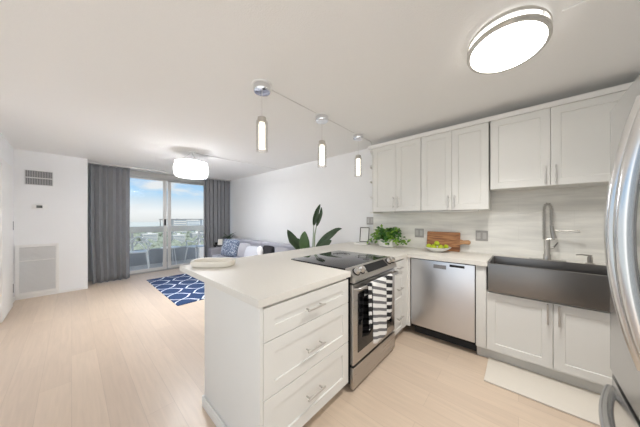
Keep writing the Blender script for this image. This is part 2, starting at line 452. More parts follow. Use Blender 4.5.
def tag(o, label, cat, group=None, kind=None):
    o['label'] = label; o['category'] = cat
    if group: o['group'] = group
    if kind: o['kind'] = kind
    return o
def thing(name, label, cat, loc=(0, 0, 0), rz=0.0, group=None):
    o = bpy.data.objects.new(name, None)
    o.empty_display_size = 0.1
    S.collection.objects.link(o)
    o.location = loc; o.rotation_euler = (0, 0, rz)
    return tag(o, label, cat, group)
def struct(o, label=None, cat=None):
    o['kind'] = 'structure'
    if label: o['label'] = label
    if cat: o['category'] = cat
    return o
def copy_tree(o, parent=None):
    c = o.copy(); S.collection.objects.link(c)
    if parent: c.parent = parent
    for ch in list(o.children): copy_tree(ch, c)
    return c

def bar_handle(p0, p1, out, r=0.006, stand=0.03, inset=0.018):
    """a straight bar pull between p0 and p1 (points on the face), standing off along out"""
    p0, p1, out = Vector(p0), Vector(p1), Vector(out).normalized()
    d = (p1-p0).normalized(); mb = MB()
    mb.tube([p0+out*stand, p1+out*stand], r, 10)
    for q in (p0+d*inset, p1-d*inset):
        mb.tube([q+out*0.0005, q+out*stand], r*0.85, 8)
    return mb

# ================================================================== THE ROOM
XW, XR, YB, YL, CEIL = -6.04, 1.08, 3.16, -0.62, 2.44
XG = -6.75       # plane of the sliding glass
struct(MB().box(XG, XR, -2.6, YB, -0.2, 0).build('floor', M['floor']), 'pale wood plank floor running through kitchen and living room', 'floor')
struct(MB().box(XG-0.02, XR+0.2, -2.6, YB+0.2, CEIL, CEIL+0.3).build('ceiling', M['ceiling']), 'cream textured ceiling over the whole room', 'ceiling')
struct(MB().box(XG-0.12, XR+0.2, YB, YB+0.2, -0.2, CEIL).build('wall_back', M['wall']), 'long white wall behind sofa and kitchen', 'wall')
struct(MB().box(XR, XR+0.2, 0.58, YB, -0.2, CEIL).build('wall_right', M['wall']), 'white wall behind the refrigerator', 'wall')
struct(MB().box(XW-0.5, -3.8, YL-0.2, YL, -0.2, CEIL).build('wall_left', M['wall']), 'white side wall with hinged door at far left', 'wall')
struct(MB().box(XG-0.02, XW, YL, 0.20, 0, CEIL).build('wall_vent', M['wall']), 'white wall with two air grilles and thermostat', 'wall')
struct(MB().box(XG-0.06, XG+0.06, 0.2, YB, 2.33, CEIL).build('wall_header', M['concrete']), 'grey header above the sliding glass doors', 'wall')
struct(MB().box(-1.695, XR, YB-0.010, YB, 0.90, 1.70).build('wall_backsplash', M['splash']), 'marbled white plank tile backsplash', 'wall')
struct(MB().box(XW, XW+0.012, YL, 0.19, 0, 0.035, 0.002).build('baseboard_vent', M['trim']), 'low white baseboard under the big grille', 'baseboard')
struct(MB().box(XW+0.02, -5.75, YL, YL+0.014, 0, 0.09, 0.003).build('baseboard_left', M['trim']), 'white baseboard along the left wall', 'baseboard')
struct(MB().box(-6.3, -2.2, YB-0.014, YB, 0, 0.09, 0.003).build('baseboard_back', M['trim']), 'white baseboard behind the sofa', 'baseboard')
# hinged door on the left wall: jamb, leaf, two hinges
jamb = MB()
jamb.box(-5.74, -5.66, YL+0.0005, YL+0.018, 0, 2.10, 0.003)
jamb.box(-5.66, -4.75, YL+0.0005, YL+0.018, 2.03, 2.10, 0.003).box(-4.83, -4.75, YL+0.0005, YL+0.018, 0, 2.03, 0.003)
door = struct(jamb.build('door_1', M['trim']), 'white hinged door at the far left edge', 'door')
MB().box(-5.60, -4.84, YL+0.003, YL+0.038, 0.012, 2.02, 0.003).build('leaf', M['trim'], door)
for z in (0.275, 1.21):
    MB().box(-5.652, -5.606, YL+0.003, YL+0.026, z-0.065, z+0.065, 0.002).tube([(-5.63, YL+0.030, z-0.065), (-5.63, YL+0.030, z+0.065)], 0.011).build('hinge', M['slot'], door)

# ---- upper air vent, thermostat, return-air grille
v = thing('air_vent', 'dark slotted air vent high on the white wall', 'vent', (XW, -0.365, 2.0))
MB().box(0.001, 0.012, -0.150, 0.150, -0.122, 0.122, 0.003).build('frame', M['grille'], v)
MB().box(0.0125, 0.0145, -0.142, 0.142, 0.008, 0.114).box(0.0125, 0.0145, -0.142, 0.142, -0.112, -0.010).build('slot_recess', M['slot'], v)
lv = MB()
for z0, z1 in ((0.010, 0.112), (-0.110, -0.012)):
    for k in range(17):
        y = -0.136+0.017*k
        lv.box(0.015, 0.022, y-0.0016, y+0.0016, z0, z1)
lv.build('louvre_blades', M['grille'], v)
t = thing('thermostat', 'small thermostat with grey display on white wall plate', 'thermostat', (XW, -0.362, 1.515))
MB().box(0.001, 0.008, -0.085, 0.085, -0.042, 0.042, 0.004).build('wall_plate', M['plastic'], t)
MB().box(0.0085, 0.03, -0.045, 0.045, -0.032, 0.032, 0.005).build('housing', M['plastic'], t)
MB().box(0.0302, 0.032, -0.032, 0.032, -0.020, 0.024, 0.001).build('display', M['screen'], t)
g = thing('return_air_grille', 'large white louvred return air panel near the floor', 'grille', (XW, -0.378, 0.04))
f = MB()
f.box(0.001, 0.022, -0.228, -0.190, 0.0, 0.845, 0.003).box(0.001, 0.022, 0.190, 0.228, 0.0, 0.845, 0.003)
f.box(0.001, 0.022, -0.1895, 0.1895, 0.0, 0.062, 0.003).box(0.001, 0.022, -0.1895, 0.1895, 0.800, 0.845, 0.003)
f.build('frame', M['trim'], g)
MB().box(0.001, 0.004, -0.189, 0.189, 0.063, 0.799).build('backing', M['slot'], g)
lv = MB()
for k in range(37):
    z = 0.072+0.0198*k
    lv.extrude([(0.006, z), (0.018, z-0.006), (0.019, z+0.006), (0.007, z+0.013)], -0.189, 0.189, lambda p, q, a: (p, a, q))
lv.build('louvres', M['grille'], g, smooth=False)
MB().box(0.0175, 0.0225, -0.189, 0.189, 0.575, 0.59).build('crossbar', M['trim'], g)

# ================================================================== WINDOW WALL AND BALCONY
win = MB()
win.box(XG-0.05, XG+0.05, 0.20, 0.32, 0, 2.33).box(XG-0.05, XG+0.05, 3.06, YB, 0, 2.33)
win.box(XG-0.05, XG+0.05, 0.32, 3.06, 2.285, 2.33).box(XG-0.06, XG+0.06, 0.32, 3.06, 0.0, 0.03)
wn = struct(win.build('window_1', M['alu'], smooth=False), 'floor to ceiling sliding glass doors to the balcony', 'window')
def sash(y0, y1, x, m, st0, st1):
    mb = MB()
    mb.box(x-0.018, x+0.018, y0, y0+st0, 0.032, 2.284, 0.003).box(x-0.018, x+0.018, y1-st1, y1, 0.032, 2.284, 0.003)
    mb.box(x-0.018, x+0.018, y0+st0, y1-st1, 0.032, 0.10, 0.003).box(x-0.018, x+0.018, y0+st0, y1-st1, 2.262, 2.284, 0.003)
    o = mb.build('sash', m, wn)
    MB().box(x-0.004, x+0.004, y0+st0, y1-st1, 0.10, 2.262).build('pane', M['pane'], o)
    return o
sash(0.325, 1.62, XG+0.022, M['alulight'], 0.06, 0.075)
s2 = sash(1.655, 3.055, XG-0.024, M['alulight'], 0.075, 0.06)
MB().box(XG+0.042, XG+0.065, 1.565, 1.60, 1.14, 1.30, 0.004).build('latch', M['dark'], wn)

struct(MB().box(-8.35, XG-0.055, -0.6, 4.6, -0.2, -0.01).build('floor_balcony', M['balfloor']), 'grey balcony floor beyond the glass', 'floor')
struct(MB().box(-7.15, XG-0.07, -0.6, 4.6, 2.40, 2.75).build('ceiling_balcony', M['concrete']), 'concrete slab over the balcony', 'ceiling')
struct(MB().box(-8.12, -8.0, -0.6, 4.6, -0.01, 0.42, 0.004).build('wall_balcony_kerb', M['kerb']), 'low grey kerb wall at the balcony edge', 'wall')
rl = tag(MB().box(-8.12, -7.98, -0.6, 4.6, 0.915, 1.085, 0.01).build('balcony_railing', M['beam']), 'thick cream top beam of the balcony railing', 'railing')
gp = MB()
for k in range(3):
    gp.box(-8.065, -8.055, -0.55+1.75*k, 1.05+1.75*k, 0.43, 0.91)
gp.build('infill_pane', M['pane'], rl)
for y in (-0.57, 1.125, 2.875, 4.57):
    MB().box(-8.085, -8.035, y-0.025, y+0.025, 0.4205, 0.914).build('post', M['alulight'], rl)
MB().tube([(-8.05, 1.75, 1.29), (-8.05, 4.6, 1.29)], 0.012).tube([(-8.05, 1.78, 1.086), (-8.05, 1.78, 1.29)], 0.012).tube([(-8.05, 4.55, 1.086), (-8.05, 4.55, 1.29)], 0.012).build('upper_rail', M['alu'], rl)

def balcony_chair(label, x, y, rz):
    c = thing('balcony_chair', label, 'chair', (x, y, -0.01), rz, 'white chairs on the balcony')
    MB().grid(8, 8, lambda u, v: ((u-0.5)*0.44*(1-0.12*v), (v-0.5)*0.42, 0.455-0.02*math.sin(PI*u)*math.sin(PI*v))).build('seat', M['plastic'], c, solid=0.022)
    for sx in (-1, 1):
        for sy in (-1, 1):
            MB().tube([(sx*0.19, sy*0.18, 0.45), (sx*0.215, sy*0.215, 0.22), (sx*0.235, sy*0.245, 0.0)], [0.022, 0.019, 0.015], 8).build('leg', M['plastic'], c)
    b = MB()
    # interlaced outlines of the back: an arch, arms and two crossing bows
    arch = [(-0.27+0.54*k/16, 0.20-0.05*math.sin(PI*k/16)+0.06*math.sin(PI*k/16), 0.62+0.21*math.sin(PI*k/16)) for k in range(17)]
    b.tube(arch, 0.018, 8)
    for sx in (-1, 1):
        b.tube([(sx*0.27, 0.20, 0.62), (sx*0.29, 0.05, 0.645), (sx*0.275, -0.10, 0.65), (sx*0.235, -0.17, 0.58), (sx*0.20, -0.19, 0.45)], 0.018, 8)
        b.tube([(sx*0.27, 0.20, 0.62), (sx*0.15, 0.21, 0.72), (0, 0.20, 0.70), (-sx*0.10, 0.20, 0.58), (-sx*0.16, 0.19, 0.45)], 0.015, 8)
        b.tube([(sx*0.19, 0.19, 0.45), (sx*0.22, 0.21, 0.56), (sx*0.14, 0.215, 0.68), (sx*0.05, 0.21, 0.80)], 0.015, 8)
    b.build('back', M['plastic'], c)
    return c
balcony_chair('white looped-back plastic chair on balcony behind left glass panel', -7.42, 1.15, math.radians(78))
balcony_chair('white looped-back plastic chair on balcony behind right glass panel, beside the curtain', -7.50, 2.62, math.radians(-70))
bt = thing('balcony_table', 'small white round table between two balcony chairs', 'table', (-7.58, 1.93, -0.01))
MB().lathe([(0, 0.465), (0.235, 0.465), (0.245, 0.475), (0.245, 0.488), (0.235, 0.495), (0, 0.495)], seg=28).build('table_top', M['plastic'], bt)
for k in range(3):
    a = 0.5+k*2*PI/3
    MB().tube([(0.12*math.cos(a), 0.12*math.sin(a), 0.464), (0.20*math.cos(a), 0.20*math.sin(a), 0.0)], [0.014, 0.010], 8).build('leg', M['plastic'], bt)

# ---- the city beyond, thirty metres below
GZ = -32.0
struct(MB().box(-2600, -40, -900, 2300, GZ-1, GZ).build('ground_city', M['ground']), 'hazy low land far below the balcony', 'ground')
def building(label, x, y, w, d, h, m, floors, bays):
    b = thing('apartment_block', label, 'building', (x, y, GZ+0.02), 0, 'distant city blocks')
    MB().box(-d/2, d/2, -w/2, w/2, 0, h).build('walls', m, b, smooth=False)
    MB().box(-d/2-0.4, d/2+0.4, -w/2-0.4, w/2+0.4, h+0.01, h+0.9).box(-d*0.15, d*0.15, -w*0.15, w*0.15, h+0.9, h+3).build('roof', M['roof'], b, smooth=False)
    for i in range(floors):
        z = h*(i+0.5)/floors
        MB().box(d/2+0.02, d/2+0.12, -w*0.46, w*0.46, z-h*0.22/floors, z+h*0.25/floors).build('window_band', M['bwin'], b, smooth=False)
blocks = [('broad pale block on the skyline behind left glass panel', 500, 141, 22, 31.0, 'bld1'),
          ('low grey-blue block on the skyline beside the door stiles', 560, 185, 26, 28.0, 'bld2'),
          ('pale low block among trees behind right glass panel', 420, 164, 20, 21.0, 'bld1'),
          ('small white block among trees near the left curtain', 330, 62, 14, 14.0, 'bld1'),
          ('white block among trees below the railing beam at centre', 300, 84, 12, 13.0, 'bld1'),
          ('wide grey-blue block on the skyline beside the right curtain', 620, 240, 32, 29.0, 'bld2'),
          ('small pale block low among trees beside the right curtain', 340, 118, 14, 12.0, 'bld1')]
for lab, dist, y, w, h, m in blocks:
    building(lab, -dist, y, w, w*0.8, h, M[m], 8, 5)
tr = MB()
for k in range(900):
    d = 150+500*random.random()**1.3
    y = d*(0.05+0.36*random.random()); r = random.uniform(2.5, 6.0)
    if any(abs(-d-(-q[1])) < q[3]+4 and abs(y-q[2]) < q[3]*0.5+4 for q in blocks): continue
    tr.ball((-d, y, GZ+r*0.9), r, 1, (1, 1, random.uniform(0.7, 1.2)))
o = tr.build('tree_canopy', M['tree'])
tag(o, 'mass of grey-green city trees far below the balcony', 'trees', kind='stuff')

# ================================================================== CURTAINS
def curtain(label, y0, y1, folds, flare0, flare1):
    c = thing('curtain', label, 'curtain', (-6.33, 0, 0))
    random.seed(int(y0*100)+3)
    ph = [random.uniform(-0.5, 0.5) for _ in range(9)]
    nu, nv = folds*14, 20
    def fn(u, v):
        z = 2.395-v*2.375
        a = 0.040+0.022*v
        s = u*folds*2*PI+ph[int(u*8)]*0.0+0.35*math.sin(u*17+y0)
        y = y0+(y1-y0)*u+(flare0*(1-u)+flare1*u)*max(0, v-0.45)**1.5
        return (a*math.sin(s)+0.012*math.sin(u*41+v*2)*v+0.05*max(0, v-0.9)*math.cos(s*0.5), y+0.012*math.sin(s*2), z)
    MB().grid(nu, nv, fn).build('drape', M['curtain'], c, solid=0.004)
    h = MB()
    h.box(-0.012, 0.012, y0, y1, 2.398, 2.412)
    h.build('header_tape', M['curtain'], c)
    return c
curtain('charcoal grey floor length curtain drawn to the left of the glass door', 0.235, 0.855, 6, 0.10, 0.0)
curtain('charcoal grey curtain in the far corner beside the sofa', 2.36, 3.10, 7, 0.0, 0.0)
tag(MB().box(-6.36, -6.30, 0.215, 3.13, 2.414, CEIL-0.001, 0.002).build('curtain_track', M['alulight']), 'pale ceiling track carrying both grey curtains', 'curtain track')

# ================================================================== KITCHEN: PENINSULA
CT0, CT1 = 0.880, 0.920         # worktop underside and top
XF = -0.955                     # face of the peninsula fronts
out = [(-2.13, 0.606), (-0.945, 0.606), (-0.945, 1.407), (-1.625, 1.407), (-1.625, 2.183), (-0.945, 2.183), (-0.945, 2.535),
       (-0.212, 2.535), (-0.212, 2.985), (0.632, 2.985), (0.632, 2.535), (1.075, 2.535), (1.075, 3.146), (-2.13, 3.146)]
tag(MB().poly(out, CT0, CT1, 0.003).build('countertop', M['quartz']), 'L-shaped warm white quartz worktop over peninsula and sink run', 'countertop')

def pen(u, vv, n): return (XF-n, u, vv)         # peninsula fronts look along +x
def wal(yf): return lambda u, vv, n: (u, yf+n, vv)

pc = thing('drawer_cabinet', 'off white three drawer base cabinet at the near end of the peninsula', 'cabinet', (0, 0, 0))
MB().box(-1.627, -0.977, 0.6405, 1.392, 0.10, 0.8785).build('carcass', M['cab'], pc)
MB().box(-1.645, -0.956, 0.622, 0.640, 0.0, 0.8785, 0.001).build('end_panel', M['cab'], pc)
MB().box(-1.62, -1.03, 0.6405, 1.392, 0.0, 0.0995).build('toe_kick', M['cab'], pc)
MB().box(-1.645, -1.628, 0.6405, 3.145, 0.0, 0.8785).build('back_panel', M['cab'], pc)
for z0, z1, hz in ((0.690, 0.862, 0.782), (0.396, 0.686, 0.538), (0.085, 0.392, 0.252)):
    d = MB().shaker(pen, 0.643, 1.387, z0, z1, 0.02, 0.068, 0.008).build('drawer', M['cab'], pc)
    bar_handle((XF, 0.930, hz-0.008), (XF, 1.082, hz-0.008), (1, 0, 0), 0.0065, 0.034).build('handle', M['nickel'], d)
bb = MB().box(-1.645, -0.985, 0.610, 0.6215, 0, 0.075, 0.004).box(-1.660, -1.6455, 0.610, 3.14, 0, 0.075, 0.004)
struct(bb.build('baseboard_peninsula', M['cab']), 'white baseboard around the foot of the peninsula', 'baseboard')

nc = thing('narrow_drawer_cabinet', 'narrow off white three drawer cabinet between stove and corner', 'cabinet', (0, 0, 0))
MB().box(-1.627, -0.977, 2.196, 3.144, 0.10, 0.8785).build('carcass', M['cab'], nc)
MB().box(-1.62, -1.03, 2.196, 2.60, 0.0, 0.0995).build('toe_kick', M['cabin'], nc)
MB().box(-0.9765, -0.956, 2.462, 2.5585, 0.10, 0.8785).box(-0.9555, -0.918, 2.558, 2.578, 0.10, 0.8785).build('corner_filler', M['cab'], nc)
for z0, z1 in ((0.720, 0.862), (0.42, 0.716), (0.105, 0.416)):
    d = MB().shaker(pen, 2.200, 2.458, z0, z1, 0.02, 0.045, 0.006).build('drawer', M['cab'], nc)
    zc = (z0+z1)/2
    bar_handle((XF, 2.27, zc), (XF, 2.40, zc), (1, 0, 0), 0.006, 0.03).build('handle', M['nickel'], d)

# ================================================================== STOVE
st = thing('stove', 'stainless steel slide-in electric stove with black glass top', 'stove', (-0.955, 1.795, 0))
# local: x out of the front, y along the peninsula
HW = 0.378
MB().box(-0.66, -0.005, -HW, HW, 0.05, 0.905).box(-0.60, -0.08, -HW+0.03, HW-0.03, 0.0, 0.0495).build('body', M['dark'], st)
MB().box(-0.685, -0.050, -HW-0.004, HW+0.004, 0.921, 0.930, 0.002).box(-0.660, -0.060, -HW+0.004, HW-0.004, 0.9055, 0.9205).build('cooktop', M['blackglass'], st)
rings = MB()
for x, y, r in ((-0.22, -0.19, 0.11), (-0.22, 0.19, 0.085), (-0.50, -0.19, 0.075), (-0.50, 0.19, 0.095)):
    for q in (r, r*0.62):
        rings.lathe([(q-0.0012, 0.9302), (q-0.0012, 0.9306), (q+0.0012, 0.9306), (q+0.0012, 0.9302), (q-0.0012, 0.9302)], (x, y, 0), 40)
rings.build('burner_ring', M['slot'], st)
# sloped control panel
MB().extrude([(-0.048, 0.868), (-0.048, 0.931), (-0.030, 0.931), (0.040, 0.865), (0.046, 0.836), (0.030, 0.828), (-0.004, 0.828), (-0.004, 0.868)], -HW, HW, lambda p, q, a: (p, a, q)).build('control_panel', M['steely'], st)
sl = Vector((0.066, 0.070)).normalized()      # outward normal of the slope (x, z)
def on_slope(tpar, off): return (-0.030+0.070*tpar+sl.x*off, 0.931-0.066*tpar+sl.y*off)
for y in (-0.31, -0.235, 0.265, 0.335):
    p0, p1, p2 = on_slope(0.5, 0.0008), on_slope(0.5, 0.006), on_slope(0.5, 0.036)
    MB().tube([(p0[0], y, p0[1]), (p1[0], y, p1[1])], 0.033, 24).build('knob_collar', M['dark'], st)
    k = MB()
    k.tube([(p1[0], y, p1[1]), (p2[0], y, p2[1])], [0.026, 0.022], 24)
    k.build('knob', M['nickel'], st)
a0, a1 = on_slope(0.12, 0.0006), on_slope(0.88, 0.0006); b0, b1 = on_slope(0.12, 0.003), on_slope(0.88, 0.003)
MB().extrude([a0, a1, b1, b0], -0.165, 0.205, lambda p, q, a: (p, a, q)).build('display', M['dark'], st)
od = MB()
od.box(-0.004, 0.024, -HW, HW, 0.200, 0.815, 0.004)
door_o = od.build('oven_door', M['steely'], st)
MB().box(0.0245, 0.027, -0.315, 0.300, 0.275, 0.735, 0.002).build('window', M['ovenglass'], door_o)
h = MB()
hp = [(0.0245, -0.360, 0.783), (0.050, -0.360, 0.784), (0.062, -0.348, 0.784), (0.062, 0.348, 0.784), (0.050, 0.360, 0.784), (0.0245, 0.360, 0.783)]
h.tube(hp, 0.013, 12)
h.build('handle', M['steely'], door_o)
MB().box(-0.004, 0.026, -HW, HW, 0.022, 0.182, 0.004).build('storage_drawer', M['steely'], st)

# ---- towel folded over the oven handle
tw = thing('dish_towel', 'black and white striped towel hanging on the oven door handle', 'towel', (-0.955, 1.795, 0))
def towel_strip(name, y0, y1, zend, m, off, ph, lean=0.0):
    L_back, r = 0.08, 0.017+off
    def fn(u, v):
        # v: 0 behind the bar, over it, then down the front
        Lt = L_back+PI*r+(0.784-zend)
        s = v*Lt
        xc = 0.062
        if s < L_back: x, z = xc-r, 0.784-L_back+s
        elif s < L_back+PI*r:
            a = PI-(s-L_back)/r
            x, z = xc+r*math.cos(a), 0.784+r*math.sin(a)
        else:
            x, z = xc+r, 0.784-(s-L_back-PI*r)
        fall = max(0, (s-L_back-PI*r))/(0.784-zend)
        wav = 0.006*math.sin(u*2*PI*1.5+ph)*fall
        y = y0+(y1-y0)*u+lean*fall
        return (x+wav+0.004*fall, y, z-0.02*fall*math.sin(u*PI+ph))
    MB().grid(14, 44, fn).build(name, m, tw, solid=0.003)
towel_strip('left_fold', -0.248, -0.192, 0.464, M['towel2'], 0.0, 0.8)
towel_strip('right_fold', 0.066, 0.200, 0.40, M['towel2'], 0.0, 2.2, -0.02)
towel_strip('front_fold', -0.184, 0.060, 0.312, M['towel'], 0.003, 0.0, 0.005)

# ================================================================== DISHWASHER, SINK RUN
YF = 2.56
dw = thing('dishwasher', 'stainless steel dishwasher beside the corner drawers', 'dishwasher', (-0.608, YF, 0))
MB().box(-0.300, 0.300, 0.022, 0.56, 0.105, 0.8785).build('tub', M['dark'], dw)
MB().box(-0.298, 0.298, 0.0, 0.0215, 0.132, 0.868, 0.004).build('door', M['steel'], dw)
MB().box(-0.298, 0.298, 0.12, 0.13, 0.0, 0.0995).build('toe_kick', M['toeblack'], dw)
MB().box(-0.065, 0.055, -0.0025, -0.0004, 0.795, 0.835, 0.001).build('pocket_handle', M['slot'], dw)
MB().box(0.085, 0.215, -0.0025, -0.0004, 0.828, 0.852, 0.001).build('control_display', M['blackglass'], dw)
MB().box(-0.298, 0.298, 0.004, 0.0214, 0.869, 0.8785).build('gap_shade', M['dark'], dw)  # dark strip painted in for the shaded gap under the worktop

sb = thing('sink_cabinet', 'off white two door cabinet under the farmhouse sink', 'cabinet', (0, YF, 0))
MB().box(-0.300, 0.665, 0.022, 0.57, 0.10, 0.645).box(-0.300, -0.222, 0.022, 0.57, 0.6455, 0.8785).box(0.640, 0.665, 0.022, 0.57, 0.6455, 0.8785).build('carcass', M['cab'], sb)
MB().box(-0.302, -0.224, 0.0, 0.0215, 0.115, 0.876, 0.0015).build('filler_panel', M['cab'], sb)
MB().box(-0.300, 0.665, 0.062, 0.075, 0.0, 0.0995).build('toe_kick', M['cabin'], sb)
for x0, x1, hx in ((-0.220, 0.204, 0.174), (0.208, 0.632, 0.238)):
    d = MB().shaker(lambda u, vv, n: (u, n, vv), x0, x1, 0.118, 0.642, 0.02, 0.062, 0.008).build('door', M['cab'], sb)
    bar_handle((hx, 0, 0.475), (hx, 0, 0.632), (0, -1, 0), 0.0065, 0.032).build('handle', M['nickel'], d)
rc = thing('corner_base_cabinet', 'off white base cabinet in the corner behind the refrigerator', 'cabinet', (0, YF, 0))
MB().box(0.668, 1.072, 0.0, 0.57, 0.10, 0.8785).build('carcass', M['cab'], rc)
MB().box(0.668, 1.072, 0.062, 0.075, 0.0, 0.0995).build('toe_kick', M['cabin'], rc)

sk = thing('farmhouse_sink', 'stainless steel apron front farmhouse sink', 'sink', (0.21, 0, 0))
MB().box(-0.418, 0.418, 2.522, 2.545, 0.660, 0.912, 0.004).build('apron', M['steelh'], sk)
bs = MB()
bs.box(-0.418, 0.418, 2.5455, 2.552, 0.66, 0.908).box(-0.418, 0.418, 2.962, 2.980, 0.66, 0.926, 0.002)
bs.box(-0.418, -0.404, 2.5525, 2.9615, 0.66, 0.924, 0.002).box(0.404, 0.418, 2.5525, 2.9615, 0.66, 0.924, 0.002)
bs.box(-0.4035, 0.4035, 2.5525, 2.9615, 0.66, 0.672)
bs.build('basin', M['steelh'], sk)
MB().lathe([(0, 0.0), (0.045, 0.0), (0.055, 0.004), (0.0, 0.005)], (0, 2.76, 0.6725), 20).build('drain', M['chrome'], sk)

fc = thing('spring_faucet', 'brushed nickel spring neck faucet behind the sink', 'faucet', (0.205, 3.045, 0.9205))
MB().box(-0.125, 0.125, -0.022, 0.022, 0.0, 0.006, 0.002).build('deck_plate', M['fnickel'], fc)
MB().lathe([(0, 0.0065), (0.028, 0.0065), (0.028, 0.05), (0.022, 0.06), (0.022, 0.19), (0.018, 0.20), (0, 0.20)], seg=20).build('column', M['fnickel'], fc)
hose = [(-0.020, 0, 0.20+0.02*k) for k in range(15)] + [(0.004-0.024*math.cos(a), -0.005, 0.48+0.06*math.sin(a)) for a in [PI*k/10 for k in range(1, 11)]] + [(0.028, -0.008, 0.48-0.03*k) for k in range(1, 6)]
MB().tube(hose, 0.007, 10).build('hose', M['fnickel'], fc)
coil = []
def along(P, n):
    P = [Vector(p) for p in P]; Ls = [0]
    for a, b in zip(P[:-1], P[1:]): Ls.append(Ls[-1]+(b-a).length)
    for i in range(n+1):
        s = Ls[-1]*i/n; j = 0
        while j < len(Ls)-2 and Ls[j+1] < s: j += 1
        t_ = (s-Ls[j])/max(1e-9, Ls[j+1]-Ls[j])
        yield P[j].lerp(P[j+1], t_), (P[j+1]-P[j]).normalized()
turns, cpts = 40, []
for i, (p, d) in enumerate(along(hose, turns*8)):
    a = 2*PI*i/8; e = Vector((0, 1, 0)); f2 = d.cross(e).normalized()
    cpts.append(p+(e*math.cos(a)+f2*math.sin(a))*0.0125)
MB().tube(cpts, 0.0026, 6).build('spring', M['fnickel'], fc)
MB().tube([(0.028, -0.008, 0.33), (0.034, -0.008, 0.28), (0.046, -0.010, 0.21)], [0.013, 0.016, 0.020], 14).build('spray_head', M['fnickel'], fc)
MB().tube([(0.0, 0, 0.20), (0.05, -0.004, 0.205)], 0.007, 8).build('holder_arm', M['fnickel'], fc)
MB().tube([(0.04, -0.008, 0.285), (0.185, -0.03, 0.285)], 0.006, 10).tube([(0.165, -0.027, 0.285), (0.205, -0.033, 0.284)], 0.011, 12).build('side_spout', M['fnickel'], fc)
MB().tube([(0.02, 0, 0.12), (0.045, -0.004, 0.125)], 0.010, 10).tube([(0.045, -0.004, 0.125), (0.070, -0.02, 0.175)], 0.005, 8).build('lever', M['fnickel'], fc)

sd = thing('soap_dispenser', 'small nickel soap dispenser right of the faucet', 'soap dispenser', (0.470, 3.045, 0.9205))
MB().lathe([(0, 0), (0.028, 0), (0.028, 0.005), (0.017, 0.008), (0.017, 0.055), (0.013, 0.06), (0, 0.06)], seg=18).build('body', M['fnickel'], sd)
MB().tube([(0, 0, 0.0605), (0, 0, 0.075)], 0.012, 12).tube([(0.01, 0, 0.070), (-0.05, -0.02, 0.078), (-0.085, -0.035, 0.074)], [0.008, 0.006, 0.005], 10).build('spout', M['fnickel'], sd)

# ================================================================== WALL CABINETS
UY = 2.83
def wall_cab(name, label, x0, x1, z0, z1, hz0, hz1, xm):
    c = thing(name, label, 'cabinet', (0, UY, 0), 0, 'white wall cabinets above the worktop')
    MB().box(x0, x1, 0.022, 0.316, z0, z1).build('carcass', M['cab'], c)
    for a, b, hx in ((x0+0.002, xm-0.0015, xm-0.032), (xm+0.0015, x1-0.002, xm+0.032)):
        d = MB().shaker(lambda u, vv, n: (u, n, vv), a, b, z0+0.001, z1-0.001, 0.02, 0.062, 0.008).build('door', M['cab'], c)
        bar_handle((hx, 0, hz0), (hx, 0, hz1), (0, -1, 0), 0.006, 0.030).build('handle', M['nickel'], d)
    return c
wall_cab('wall_cabinet', 'tall white wall cabinet nearest the open end shelf', -1.528, -0.886, 1.412, 2.302, 1.455, 1.602, -1.196)
wall_cab('wall_cabinet', 'tall white wall cabinet in the middle, above the cutting board', -0.883, -0.226, 1.412, 2.302, 1.440, 1.575, -0.556)
wall_cab('wall_cabinet', 'short white wall cabinet above the sink and faucet', -0.214, 0.640, 1.612, 2.302, 1.628, 1.788, 0.211)
tag(MB().box(0.642, 1.07, UY+0.002, 3.148, 1.612, 2.302, 0.001).build('corner_wall_cabinet', M['cab']), 'plain white wall cabinet end behind the refrigerator', 'cabinet')
es = thing('end_shelf', 'narrow open white shelf at the left end of the wall cabinets', 'shelf', (-1.530, UY, 1.395))
MB().box(-0.010, 0.0, 0.0, 0.316, 0.0, 0.908).build('side_panel', M['cab'], es)
MB().box(-0.13, -0.0105, 0.306, 0.316, 0.0, 0.908).build('back_panel', M['cab'], es)
for z in (0.008, 0.235, 0.455, 0.675, 0.895):
    prof = [(-0.0105, 0.3055), (-0.0105, 0.004)] + [(-0.0105-0.115*math.sin(a), 0.3055-0.3015*math.cos(a)) for a in [PI/2*k/8 for k in range(1, 9)]]
    MB().poly(prof, z-0.008, z+0.008).build('shelf_board', M['cab'], es)
cw = MB().extrude([(2.822, 2.3035), (2.815, 2.315), (2.815, 2.335), (2.808, 2.345), (3.148, 2.345), (3.148, 2.3035)], -1.60, 1.07, lambda p, q, a: (a, p, q))
struct(cw.build('trim_1', M['trim']), 'white crown trim along the tops of the wall cabinets', 'trim')
ul = tag(MB().box(-1.25, -0.32, 2.90, 2.945, 1.396, 1.4108, 0.003).build('under_cabinet_light', M['nickel']), 'slim bar light under the tall wall cabinets', 'light')

# ---- outlets on the backsplash
def outlet(label, x, z, w, hh, y):
    o = thing('wall_outlet', label, 'outlet', (x, y, z), 0, 'steel outlet plates above the worktop')
    MB().box(-w/2, w/2, -0.007, -0.001, -hh/2, hh/2, 0.003).build('plate', M['outlet'], o)
    for sx in ((-1, 1) if w > 0.09 else (0,)):
        MB().box(sx*w*0.23-0.017, sx*w*0.23+0.017, -0.0092, -0.0072, -hh*0.30, hh*0.30, 0.001).build('socket', M['outletin'], o)
outlet('steel outlet plate on white wall beside the open end shelf', -1.755, 1.282, 0.125, 0.12, YB)
outlet('steel outlet plate between the leafy plant and the cutting board', -1.005, 1.122, 0.118, 0.118, YB-0.010)
outlet('steel outlet plate between the cutting board and the sink', -0.316, 1.120, 0.116, 0.118, YB-0.010)

